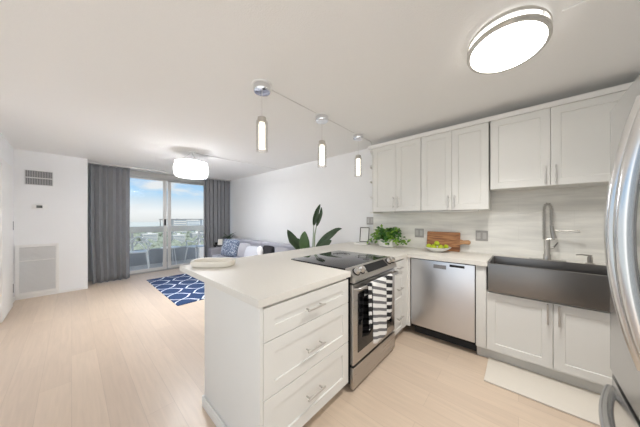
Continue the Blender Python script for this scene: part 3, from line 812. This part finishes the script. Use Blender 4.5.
# ================================================================== THINGS ON THE WORKTOP
Z = CT1
tr_ = thing('serving_tray', 'cream oval tray on the near corner of the peninsula', 'tray', (-1.925, 0.802, Z+0.0005), math.radians(41.8))
def rrect(a, b, n=40, e=3.2):
    return [(a*math.copysign(abs(math.cos(t))**(2/e), math.cos(t)), b*math.copysign(abs(math.sin(t))**(2/e), math.sin(t))) for t in [2*PI*k/n for k in range(n)]]
def tray_mesh(levels):
    mb = MB(); R = []
    for sx, z in levels: R.append([mb.bm.verts.new((x*sx, y*sx, z)) for x, y in rrect(0.172, 0.105)])
    mb.bm.faces.new(list(reversed(R[0])))
    for q, w in zip(R[:-1], R[1:]):
        for k in range(len(q)): mb.bm.faces.new((q[k], q[(k+1) % len(q)], w[(k+1) % len(q)], w[k]))
    mb.bm.faces.new(R[-1])
    return mb
tray_mesh([(0.86, 0.0), (0.95, 0.006), (1.0, 0.025), (1.0, 0.046), (0.985, 0.05), (0.90, 0.048), (0.885, 0.044), (0.86, 0.020), (0.80, 0.016)]).build('tray_body', M['tray'], tr_)
MB().lathe([(0, 0), (0.022, 0), (0.024, 0.004), (0.012, 0.007), (0, 0.007)], (0.02, 0.0, 0.0165), 16).build('inset_dish', M['white'], tr_)

fr = thing('photo_frame', 'small black-bordered photo frame leaning on the wall', 'photo frame', (-1.775, 3.005, Z+0.0255), math.radians(16))
def lean(mb, ang):
    bmesh.ops.rotate(mb.bm, verts=mb.bm.verts[:], cent=(0, 0, 0), matrix=Matrix.Rotation(ang, 3, 'X')); return mb
W_, H_ = 0.080, 0.25
b = MB(); b.box(-W_, W_, 0, 0.012, 0.002, H_, 0.001)
lean(b, math.radians(-13)).build('backing', M['white'], fr)
b = MB()
b.box(-W_+0.008, -W_+0.018, -0.006, -0.0005, 0.012, H_-0.010).box(W_-0.018, W_-0.008, -0.006, -0.0005, 0.012, H_-0.010)
b.box(-W_+0.018, W_-0.018, -0.006, -0.0005, 0.012, 0.022).box(-W_+0.018, W_-0.018, -0.006, -0.0005, H_-0.020, H_-0.010)
lean(b, math.radians(-13)).build('border', M['dark'], fr)
b = MB(); b.box(-W_+0.02, W_-0.02, -0.003, -0.0005, 0.025, H_-0.022)
lean(b, math.radians(-13)).build('picture', M['paper'], fr)
sl_ = tag(MB().box(-0.105, 0.095, -0.075, 0.065, 0, 0.024, 0.004).build('display_block', M['white']), 'flat white block under the small photo frame', 'block')
sl_.location = (-1.80, 2.995, Z+0.0005); sl_.rotation_euler = (0, 0, math.radians(15))

pp = thing('potted_plant', 'bushy trailing green plant in white ribbed pot on worktop', 'plant', (-1.385, 2.97, Z+0.0005))
MB().lathe([(0, 0), (0.075, 0), (0.088, 0.01), (0.100, 0.06), (0.105, 0.11), (0.098, 0.112), (0.092, 0.07), (0, 0.065)], seg=32, sx=1.35).build('pot', M['white'], pp)
MB().lathe([(0, 0.0655), (0.088, 0.0725), (0.088, 0.09), (0, 0.094)], seg=20, sx=1.35).build('soil', M['brown'], pp)
def leaf_quad(mb, c, d, nrm, L_, W2, cup=0.25):
    d = d.normalized(); s = d.cross(nrm).normalized(); n = s.cross(d).normalized()
    prof = ((0, 0.0), (0.25, 0.8), (0.55, 1.0), (0.82, 0.55), (1.0, 0.0))
    row = []
    for t_, w in prof:
        mid = c+d*(L_*t_)-n*(cup*L_*t_*t_)
        row.append((mb.bm.verts.new(mid-s*(W2*w+1e-4)+n*(W2*0.25*w)), mb.bm.verts.new(mid), mb.bm.verts.new(mid+s*(W2*w+1e-4)+n*(W2*0.25*w))))
    for a, b_ in zip(row[:-1], row[1:]):
        mb.bm.faces.new((a[0], a[1], b_[1], b_[0])); mb.bm.faces.new((a[1], a[2], b_[2], b_[1]))
random.seed(21)
fol = {'ivy': MB(), 'ivy2': MB()}; stems = MB()
for k in range(46):
    a = random.uniform(0, 2*PI); reach = random.uniform(0.05, 0.24); top = random.uniform(0.11, 0.25)
    ex, ey = 1.15*reach*math.cos(a), 0.55*reach*math.sin(a)
    if ey > 0.09: ey = 0.09
    end = top-max(0, reach-0.12)*random.uniform(0.4, 1.2)
    end = max(end, 0.06)
    P = [Vector((0.03*math.cos(a), 0.03*math.sin(a), 0.09)), Vector((ex*0.45, ey*0.45, top*0.95)), Vector((ex*0.8, ey*0.8, (top+end)/2+0.02)), Vector((ex, ey, end))]
    stems.tube(P, 0.0018, 5)
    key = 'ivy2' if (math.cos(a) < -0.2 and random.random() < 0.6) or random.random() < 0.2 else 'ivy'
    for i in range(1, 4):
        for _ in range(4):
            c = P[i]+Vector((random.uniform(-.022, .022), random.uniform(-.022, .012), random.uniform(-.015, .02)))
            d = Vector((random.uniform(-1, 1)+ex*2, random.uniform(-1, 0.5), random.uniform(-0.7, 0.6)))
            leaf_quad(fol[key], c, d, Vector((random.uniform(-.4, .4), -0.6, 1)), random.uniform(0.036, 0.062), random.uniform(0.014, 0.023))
for P in ([(0.05, 0, 0.09), (0.16, -0.04, 0.17), (0.235, -0.07, 0.10), (0.275, -0.085, 0.06)], [(0.05, 0, 0.09), (0.18, -0.02, 0.20), (0.28, -0.03, 0.13), (0.33, -0.035, 0.10)],
          [(-0.05, 0, 0.09), (-0.17, -0.05, 0.15), (-0.23, -0.08, 0.07), (-0.25, -0.09, 0.06)]):
    P = [Vector(p) for p in P]; stems.tube(P, 0.0018, 5)
    for p, d in along(P, 10):
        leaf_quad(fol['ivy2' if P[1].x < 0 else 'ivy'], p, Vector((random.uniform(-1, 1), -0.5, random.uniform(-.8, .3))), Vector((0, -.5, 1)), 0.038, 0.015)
stems.build('stems', M['stem'], pp)
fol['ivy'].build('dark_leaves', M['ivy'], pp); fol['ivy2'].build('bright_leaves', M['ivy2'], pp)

cb = thing('cutting_board', 'brown acacia cutting board with handle leaning on backsplash', 'cutting board', (-0.735, 3.065, Z+0.001))
def board_part(pts):
    mb = MB()
    mb.extrude(pts, 0.0, 0.018, lambda p, q, a: (p, a, q))
    return lean(mb, math.radians(-10))
board_part([(-0.150, 0.0), (0.209, 0.0), (0.214, 0.006), (0.214, 0.228), (0.208, 0.234), (-0.149, 0.234), (-0.155, 0.228), (-0.155, 0.005)]).build('board', M['board'], cb)
hb = [(0.2145, 0.088), (0.25, 0.098), (0.300, 0.095), (0.316, 0.102), (0.320, 0.120), (0.316, 0.138), (0.300, 0.146), (0.25, 0.142), (0.2145, 0.152)]
board_part(hb).build('handle', M['handlewood'], cb)

bw = thing('fruit_bowl', 'shallow white bowl of limes before the cutting board', 'bowl', (-0.728, 2.915, Z+0.0005))
MB().lathe([(0, 0), (0.055, 0), (0.062, 0.006), (0.11, 0.028), (0.148, 0.056), (0.150, 0.060), (0.144, 0.060), (0.105, 0.036), (0.05, 0.014), (0, 0.012)], seg=36).build('bowl_body', M['white'], bw)
lm = None
spots = [(-0.085, -0.02, 0.063), (-0.022, -0.045, 0.052), (0.048, -0.035, 0.056), (0.095, 0.01, 0.066), (-0.045, 0.04, 0.058), (0.03, 0.045, 0.056), (0.0, 0.0, 0.100)]
lname = ['lime at the left rim of the white bowl', 'lime at the front left of the white bowl', 'lime at the front right of the white bowl', 'lime at the right rim of the white bowl',
         'lime at the back left of the white bowl', 'lime at the back right of the white bowl', 'lime on top of the heap in the white bowl']
for k, ((x, y, z), nm) in enumerate(zip(spots, lname)):
    if lm is None:
        lm = MB().lathe([(0, -0.037), (0.006, -0.035), (0.018, -0.026), (0.027, -0.012), (0.0285, 0.002), (0.025, 0.016), (0.014, 0.028), (0.006, 0.033), (0.003, 0.037), (0, 0.038)], seg=18).build('lime', M['lime'])
        o = lm
    else:
        o = lm.copy(); S.collection.objects.link(o)
    o.location = (-0.728+x, 2.915+y, Z+z); o.rotation_euler = (PI/2+random.uniform(-.3, .3), 0, random.uniform(0, PI))
    tag(o, nm, 'lime', 'limes in the white bowl')

# ================================================================== REFRIGERATOR
fg = thing('refrigerator', 'stainless steel french door refrigerator at the right edge', 'refrigerator', (0.289, 1.115, 0))
# local: x into the fridge, y along its front (far end +)
FW = 0.452
MB().box(0.085, 0.765, -FW+0.005, FW-0.005, 0.03, 1.765, 0.004).box(0.12, 0.74, -FW+0.04, FW-0.04, 0.0, 0.0295).build('case', M['slot'], fg)
def bowed(y0, y1, z0, z1, name):
    n = 14; prof = []
    for k in range(n+1):
        y = y0+(y1-y0)*k/n
        e = 0.0
        dd = min(y-y0, y1-y)
        if dd < 0.02: e = 0.012*(1-dd/0.02)**2
        prof.append((0.004-0.008*(1-(y/FW)**2)+e, y))
    prof += [(0.08, y1), (0.08, y0)]
    mb = MB(); mb.extrude(prof, z0, z1, lambda p, q, a: (p, q, a))
    return mb.build(name, M['fridge'], fg)
dl = bowed(0.003, FW, 0.682, 1.775, 'door')
dr = bowed(-FW, -0.003, 0.682, 1.775, 'door')
fd = bowed(-FW, FW, 0.06, 0.660, 'freezer_drawer')
MB().box(0.03, 0.084, -FW+0.02, FW-0.02, 0.661, 0.681).build('gasket', M['dark'], fg)
def fridge_handle(y, par):
    pts = []
    for k in range(25):
        z = 0.86+0.83*k/24; q = (z-1.275)/0.415
        pts.append((-0.060+0.062*q*q, y, z))
    return MB().tube(pts, 0.017, 14, flat=1.2).build('handle', M['fhandle'], par)
hl = fridge_handle(0.045, dl); fridge_handle(-0.045, dr)
pts = []
for k in range(25):
    y = -0.40+0.80*k/24; q = y/0.40
    pts.append((-0.064+0.066*q*q, y, 0.600))
MB().tube(pts, 0.018, 14).build('handle', M['fridge'], fd)
# water dispenser set in the far door
MB().box(-0.008, 0.010, 0.14, 0.33, 1.02, 1.40, 0.004).build('dispenser_recess', M['dark'], dl)
MB().box(-0.012, -0.0085, 0.15, 0.32, 1.33, 1.39, 0.001).build('dispenser_display', M['blackglass'], dl)
MB().tube([(-0.0085, 0.235, 1.28), (-0.026, 0.235, 1.27), (-0.028, 0.235, 1.22)], 0.010, 10).build('dispenser_spout', M['alu'], dl)

# ---- mat in front of the sink
fm = tag(MB().box(-0.40, 0.40, -0.235, 0.235, 0.0005, 0.012, 0.004).build('floor_mat', M['mat']), 'cream cushioned mat on the floor before the sink', 'mat')
fm.location = (0.19, 2.465, 0)

# ================================================================== LAMPS
cords = MB()
def cord(pts, name, label):
    return tag(MB().tube(pts, 0.004, 6).build(name, M['alulight']), label, 'cord')
plab = ['glass cylinder pendant light nearest the near end of the peninsula', 'middle one of three glass pendants over the peninsula', 'glass cylinder pendant closest to the wall cabinets']
proto = None
for lab, y in zip(plab, (1.06, 1.82, 2.555)):
    if proto is None:
        p = thing('pendant_light', lab, 'pendant light', (-1.598, y, CEIL), 0, 'pendant lights over the peninsula')
        MB().lathe([(0, -0.001), (0.082, -0.001), (0.084, -0.006), (0.080, -0.012), (0, -0.012)], seg=32).build('ceiling_plate', M['plastic'], p)
        MB().lathe([(0, -0.0125), (0.068, -0.0125), (0.070, -0.016), (0.070, -0.058), (0.064, -0.066), (0, -0.068)], seg=32).build('canopy', M['chrome'], p)
        MB().tube([(0, 0, -0.0685), (0, 0, -0.268)], 0.0022, 8).build('wire', M['alulight'], p)
        MB().lathe([(0, -0.268), (0.010, -0.268), (0.012, -0.276), (0.034, -0.278), (0.036, -0.283), (0.036, -0.325), (0, -0.327)], seg=24).build('socket_cap', M['nickel'], p)
        MB().lathe([(0.0365, -0.31), (0.047, -0.31), (0.049, -0.315), (0.049, -0.560), (0.044, -0.562), (0.044, -0.318), (0.0365, -0.316)], seg=32).build('glass_tube', M['lampglass'], p)
        core = MB().lathe([(0, -0.328), (0.024, -0.328), (0.025, -0.332), (0.025, -0.535), (0.022, -0.540), (0, -0.541)], seg=20)
        core.build('bubble_rod', M['bubble'], p)
        proto = p
    else:
        p = copy_tree(proto); p.location = (-1.598, y, CEIL); p['label'] = lab
zc = CEIL-0.0055
cord([(-1.598, 1.155, zc), (-1.598, 1.725, zc)], 'ceiling_cord', 'pale cord along ceiling between first and second pendant')
cord([(-1.598, 1.915, zc), (-1.598, 2.46, zc)], 'ceiling_cord', 'pale cord along ceiling between second and third pendant')
cord([(-1.598, 2.65, zc), (-1.60, 2.90, zc), (-1.60, 2.96, 2.352)], 'ceiling_cord', 'short pale cord on ceiling from third pendant to cabinet tops')

ol = thing('oval_ceiling_light', 'oval nickel-rimmed ceiling light glowing above the kitchen', 'ceiling light', (-0.058, 1.795, CEIL))
ol.scale = (0.96, 0.79, 1.0)
def ell(prof, name, m, par, seg=64): return MB().lathe(prof, seg=seg, sx=0.66, sy=1.0).build(name, m, par)
ell([(0, -0.001), (0.292, -0.001), (0.292, -0.022), (0, -0.022)], 'base_plate', M['nickel'], ol)
ell([(0.30, -0.020), (0.314, -0.020), (0.317, -0.024), (0.317, -0.032), (0.314, -0.036), (0.300, -0.036), (0.30, -0.020)], 'upper_ring', M['nickel'], ol)
ell([(0.288, -0.058), (0.314, -0.058), (0.318, -0.062), (0.318, -0.076), (0.314, -0.080), (0.288, -0.080), (0.288, -0.058)], 'lower_ring', M['nickel'], ol)
ell([(0, -0.0225), (0.284, -0.0225), (0.296, -0.037), (0.296, -0.057), (0.285, -0.0575), (0, -0.0575)], 'side_band', M['ledband'], ol)
ell([(0, -0.060), (0.285, -0.060), (0.285, -0.079), (0.24, -0.086), (0, -0.090)], 'diffuser', M['ledmilk'], ol)
la = bpy.data.lights.new('oval_lamp_light', 'AREA'); la.shape = 'ELLIPSE'; la.size = 0.36; la.size_y = 0.50
la.energy = OVAL_WATTS; la.spread = math.radians(125); la.color = (1.0, 0.975, 0.935)
lo = bpy.data.objects.new('oval_lamp_light', la); S.collection.objects.link(lo); lo.parent = ol; lo.location = (0, 0, -0.094)
for a in (0.6, 2.5, 3.9, 5.6):
    x, y = 0.66*0.317*math.cos(a), 0.317*math.sin(a)
    MB().tube([(x, y, -0.037), (x, y, -0.057)], 0.004, 8).build('stud', M['chrome'], ol)

tag(MB().box(0.175, 1.06, 1.752, 1.768, CEIL-0.009, CEIL-0.001, 0.002).build('cord_raceway', M['ceiling']), 'thin raceway strip on ceiling from the oval light to the right', 'raceway')
ch = thing('drum_chandelier', 'round crystal drum chandelier glowing over the living room', 'chandelier', (-4.117, 1.349, CEIL))
MB().lathe([(0, -0.001), (0.055, -0.001), (0.058, -0.008), (0.04, -0.022), (0, -0.024)], seg=24).build('canopy', M['plastic'], ch)
w = MB()
for k in range(3):
    a = k*2*PI/3
    w.tube([(0.02*math.cos(a), 0.02*math.sin(a), -0.0245), (0.20*math.cos(a), 0.20*math.sin(a), -0.179)], 0.0018, 6)
w.build('suspension_wires', M['alu'], ch)
MB().lathe([(0.236, -0.180), (0.250, -0.180), (0.250, -0.190), (0.236, -0.190), (0.236, -0.180)], seg=40).lathe([(0.226, -0.412), (0.236, -0.412), (0.236, -0.42), (0.226, -0.42), (0.226, -0.412)], seg=40).build('hoop', M['chrome'], ch)
cr_ = MB()
for k in range(44):
    a = 2*PI*k/44
    for j in range(6):
        rr = 0.222+0.024*math.sin(PI*(j+0.5)/6)
        cr_.ball((rr*math.cos(a+(j % 2)*0.07), rr*math.sin(a+(j % 2)*0.07), -0.212-0.036*j), 0.0175, 1, (1, 1, 1.1))
for r, n in ((0.19, 34), (0.13, 24), (0.07, 12)):
    for k in range(n):
        a = 2*PI*k/n
        cr_.ball((r*math.cos(a), r*math.sin(a), -0.40), 0.0165, 1)
MB().lathe([(0, -0.180), (0.235, -0.180), (0.235, -0.183), (0, -0.183)], seg=40).build('light_shield', M['white'], ch)  # plate added to keep the chandelier's light off the ceiling
MB().lathe([(0, -0.23), (0.10, -0.23), (0.11, -0.24), (0.11, -0.255), (0, -0.26)], seg=32).build('light_ring', M['chandled'], ch)
cr_.build('crystal_beads', M['crystal'], ch)['kind'] = 'stuff'
cord([(-4.117, 1.42, zc), (-4.09, 2.2, zc), (-4.075, 3.15, zc)], 'ceiling_cord', 'pale cord along ceiling from chandelier to the long white wall')

# ================================================================== LIVING ROOM
rg = tag(MB().box(-1.04, 1.04, -0.76, 0.76, 0.0005, 0.012, 0.003).build('area_rug', M['rug']), 'navy rug with white trellis pattern before the sofa', 'rug')
rg.location = (-4.86, 1.82, 0)

so = thing('sofa', 'long grey fabric sofa against the white wall', 'sofa', (-4.21, 0, 0))
SX = 1.51
MB().box(-SX, SX, 2.26, 3.10, 0.10, 0.30, 0.03).build('base', M['sofa'], so)
for sx in (-1, 1):
    MB().box(sx*SX, sx*(SX-0.20), 2.24, 3.10, 0.302, 0.60, 0.05, 4).build('arm', M['sofadk'], so)
MB().box(-SX+0.201, SX-0.201, 2.86, 3.12, 0.302, 0.775, 0.06, 4).build('backrest', M['sofa'], so)
for x0, x1 in ((-SX+0.205, -0.41), (-0.405, 0.405), (0.41, SX-0.205)):
    MB().box(x0, x1, 2.25, 2.855, 0.303, 0.44, 0.04, 4).build('seat_cushion', M['sofa'], so)
for x0, x1 in ((-SX+0.22, -0.02), (0.02, SX-0.22)):
    mb = MB().box(x0, x1, 2.74, 2.857, 0.442, 0.815, 0.055, 5); mb.build('back_cushion', M['sofa'], so)
for sx in (-1, 1):
    for y, zb in ((2.34, 0.0125), (3.04, 0.0)):
        MB().lathe([(0, zb), (0.018, zb), (0.026, 0.0995), (0, 0.0995)], (sx*(SX-0.08), y, 0), 12).build('leg', M['dark'], so)

def pillow(name, label, loc, rz, tilt, w, h, t, m, m2=None):
    p = thing(name, label, 'pillow', loc, rz, 'throw pillows on the sofa')
    def half(sg):
        def fn(u, v_):
            a, b_ = 2*u-1, 2*v_-1
            k = (1-a*a)*(1-b_*b_)
            pin = 1-0.07*(a*a*b_*b_)
            q = Vector((a*w/2*pin*(1-0.06*(1-a*a)*0), sg*t/2*k**0.45, b_*h/2*pin))
            q.rotate(Matrix.Rotation(tilt, 3, 'X').to_euler())
            return q+Vector((0, 0, h/2*math.cos(tilt)))
        return fn
    MB().grid(14, 14, half(-1)).build('front', m, p)
    MB().grid(14, 14, half(1)).build('back', m2 or m, p)
    return p
m, nt, b = new_mat('speckled_blue_cloth')
vo = nt.nodes.new('ShaderNodeTexVoronoi'); vo.inputs['Scale'].default_value = 38; tcn = nt.nodes.new('ShaderNodeTexCoord')
nt.links.new(tcn.outputs['Object'], vo.inputs['Vector'])
rp = nt.nodes.new('ShaderNodeValToRGB'); rp.color_ramp.elements[0].position = 0.25; rp.color_ramp.elements[1].position = 0.5
rp.color_ramp.elements[0].color = (0.42, 0.46, 0.52, 1); rp.color_ramp.elements[1].color = (0.10, 0.13, 0.20, 1)
nt.links.new(vo.outputs['Distance'], rp.inputs[0]); nt.links.new(rp.outputs[0], b.inputs['Base Color']); b.inputs['Roughness'].default_value = 0.95
M['speckle'] = m
pillow('throw_pillow', 'blue and white patterned pillow with navy back against the left arm', (-4.97, 2.42, 0.452), math.radians(34), math.radians(-14), 0.41, 0.40, 0.16, M['speckle'], M['pillow_dk']).rotation_euler.y = math.radians(7)
pillow('throw_pillow', 'taupe grey pillow just right of the patterned pillow', (-4.54, 2.54, 0.442), math.radians(4), math.radians(-14), 0.40, 0.34, 0.14, M['pillow_tp'])
pillow('throw_pillow', 'pale grey pillow in the middle of the sofa', (-4.02, 2.46, 0.442), math.radians(2), math.radians(-16), 0.58, 0.32, 0.15, M['pillow_lt'])
pw = pillow('throw_pillow', 'black pillow with white plush face at the right half of the sofa', (-3.53, 2.46, 0.442), math.radians(3), math.radians(-12), 0.34, 0.37, 0.14, M['black'])
MB().ball((-0.13, -0.070, 0.26), 0.085, 3, (1.0, 0.45, 1.1)).build('plush_patch', M['fur'], pw)
pillow('throw_pillow', 'dove grey pillow nearest the tall plant', (-3.125, 2.46, 0.442), math.radians(-3), math.radians(-9), 0.40, 0.37, 0.13, M['pillow_tp'])

ct = thing('coffee_table', 'low narrow white table on the navy rug before the sofa', 'coffee table', (-4.73, 2.085, 0.0125))
MB().box(-0.27, 0.27, -0.105, 0.105, 0.375, 0.405, 0.004).build('table_top', M['white'], ct)
for sx in (-1, 1):
    for sy in (-1, 1):
        MB().box(sx*0.24-0.015, sx*0.24+0.015, sy*0.08-0.015, sy*0.08+0.015, 0.0, 0.3745).build('leg', M['white'], ct)
br_ = tag(MB().lathe([(0, 0), (0.05, 0), (0.075, 0.02), (0.085, 0.05), (0.07, 0.066), (0, 0.07)], seg=20, sx=1.2).build('wooden_bowl', M['brown']), 'small brown bowl on the low white table', 'bowl')
br_.location = (-4.60, 2.09, 0.4185)
gl_ = tag(MB().lathe([(0, 0), (0.032, 0), (0.036, 0.10), (0.033, 0.10), (0.029, 0.006), (0, 0.006)], seg=18).build('drinking_glass', M['glass']), 'clear glass standing on the low white table', 'glass')
gl_.location = (-4.86, 2.10, 0.4185)

sd_ = thing('side_table', 'dark side table in the corner behind the sofa arm', 'side table', (-5.99, 2.78, 0))
MB().box(-0.16, 0.20, -0.22, 0.22, 0.58, 0.61, 0.004).build('table_top', M['dark'], sd_)
for sx in (-1, 1):
    for sy in (-1, 1):
        MB().box(sx*0.145-0.015, sx*0.145+0.015, sy*0.19-0.015, sy*0.19+0.015, 0, 0.5795).build('leg', M['dark'], sd_)
bx = tag(MB().box(-0.05, 0.05, -0.05, 0.05, 0, 0.06, 0.005).build('keepsake_box', M['dark']), 'small black box on the corner side table', 'box')
bx.location = (-6.09, 2.64, 0.6105); bx.rotation_euler = (0, 0, 0.7)
pf = thing('picture_frame', 'small cream picture frame on the corner side table', 'picture frame', (-5.93, 2.63, 0.6105), math.radians(42))
b = MB(); b.box(-0.06, 0.06, 0, 0.012, 0.001, 0.16, 0.002); lean(b, math.radians(-10)).build('frame', M['white'], pf)
b = MB(); b.box(-0.045, 0.045, -0.003, -0.0004, 0.015, 0.145); lean(b, math.radians(-10)).build('picture', M['tray'], pf)
cp = thing('houseplant', 'small dark leafy plant on the corner side table', 'plant', (-5.88, 2.86, 0.6105))
cp.scale = (1.25, 1.25, 1.45)
MB().lathe([(0, 0), (0.05, 0), (0.065, 0.09), (0.058, 0.09), (0.045, 0.07), (0, 0.07)], seg=18).build('pot', M['dark'], cp)
lf = MB(); random.seed(5)
for k in range(26):
    a = random.uniform(0, 2*PI); c = Vector((0.02*math.cos(a), 0.02*math.sin(a), 0.08+random.uniform(0, 0.07)))
    leaf_quad(lf, c, Vector((math.cos(a), math.sin(a)*0.8, random.uniform(0.2, 1.2))), Vector((0, 0, 1)), random.uniform(0.08, 0.16), 0.022, 0.3)
lf.build('leaves', M['leaf'], cp)

# ---- tall plant behind the peninsula
tp = thing('bird_of_paradise_plant', 'tall broad-leaved plant standing behind the peninsula', 'plant', (-2.50, 2.62, 0))
MB().lathe([(0, 0), (0.13, 0), (0.16, 0.02), (0.18, 0.34), (0.17, 0.345), (0.155, 0.30), (0, 0.29)], seg=28).build('pot', M['white'], tp)
MB().lathe([(0, 0.291), (0.150, 0.301), (0.150, 0.315), (0, 0.32)], seg=20).build('soil', M['brown'], tp)
def big_leaf(stem_pts, blade, nrm, W2, m, fold=0.25):
    """a petiole and a long blade along a bent midrib"""
    MB().tube(stem_pts, [0.011]*(len(stem_pts)-1)+[0.006], 8).build('leaf_stalk', M['stem'], tp)
    Q = [Vector(p) for p in blade]; n = 14
    mb = MB(); rows = []
    for i, (p, d) in enumerate(along(Q, n)):
        t_ = i/n
        w = W2*(math.sin(PI*min(1, t_*0.96+0.04))**0.62)*(1-0.15*t_)
        if i in (0, n): w = 0.004
        nn = Vector(nrm); s = d.cross(nn).normalized(); up = s.cross(d).normalized()
        rows.append([mb.bm.verts.new(p+s*(w*q)+up*(abs(q)**1.3*w*fold)) for q in (-1, -0.55, 0, 0.55, 1)])
    for a, b_ in zip(rows[:-1], rows[1:]):
        for k in range(4): mb.bm.faces.new((a[k], a[k+1], b_[k+1], b_[k]))
    mb.build('leaf', m, tp, solid=0.003)
RV = Vector((math.cos(math.radians(41.8)), math.sin(math.radians(41.8)), 0))   # a direction along which the leaves spread
FV = Vector((-RV.y, RV.x, 0))
def pt(r, f, z): return tuple(RV*r+FV*f+Vector((0, 0, z)))
big_leaf([pt(0, 0, 0.30), pt(-0.02, 0, 0.55), pt(-0.06, -0.02, 0.74)], [pt(-0.06, -0.02, 0.74), pt(-0.19, -0.05, 0.84), pt(-0.31, -0.08, 0.97), pt(-0.40, -0.10, 1.14)], (0.45, -0.65, 0.55), 0.085, M['leaf'], 0.5)
big_leaf([pt(0, -0.02, 0.30), pt(-0.06, -0.06, 0.55), pt(-0.10, -0.08, 0.74)], [pt(-0.10, -0.08, 0.74), pt(-0.13, -0.10, 0.90), pt(-0.135, -0.10, 1.02), pt(-0.125, -0.08, 1.115)], (0.72, -0.68, 0.1), 0.088, M['leaf2'], 0.2)
big_leaf([pt(0, 0.02, 0.30), pt(-0.005, 0.02, 0.75), pt(0.015, 0.0, 1.22)], [pt(0.015, 0.0, 1.20), pt(0.035, -0.01, 1.32), pt(0.075, -0.02, 1.45), pt(0.12, -0.02, 1.55)], (0.72, -0.6, 0.1), 0.042, M['leaf'], 0.6)
big_leaf([pt(0.01, 0, 0.30), pt(0.03, 0, 1.05), pt(0.06, 0.0, 1.20)], [pt(0.06, -0.02, 1.19), pt(0.09, -0.04, 1.28), pt(0.13, -0.05, 1.40), pt(0.14, -0.03, 1.50)], (0.8, -0.5, 0.1), 0.032, M['leaf'], 0.6)
big_leaf([pt(0.02, 0, 0.30), pt(0.02, 0, 0.60), pt(0.04, 0, 0.80)], [pt(0.04, 0, 0.80), pt(0.16, -0.02, 0.93), pt(0.25, -0.03, 1.02), pt(0.40, -0.04, 1.14), pt(0.47, -0.04, 1.155)], (0.5, -0.65, 0.5), 0.068, M['leaf'], 0.5)
big_leaf([pt(0.02, -0.02, 0.30), pt(0.05, -0.04, 0.60), pt(0.10, -0.06, 0.76)], [pt(0.10, -0.06, 0.76), pt(0.17, -0.09, 0.86), pt(0.23, -0.10, 0.93), pt(0.30, -0.09, 0.97)], (0.6, -0.7, 0.35), 0.07, M['leaf'], 0.4)
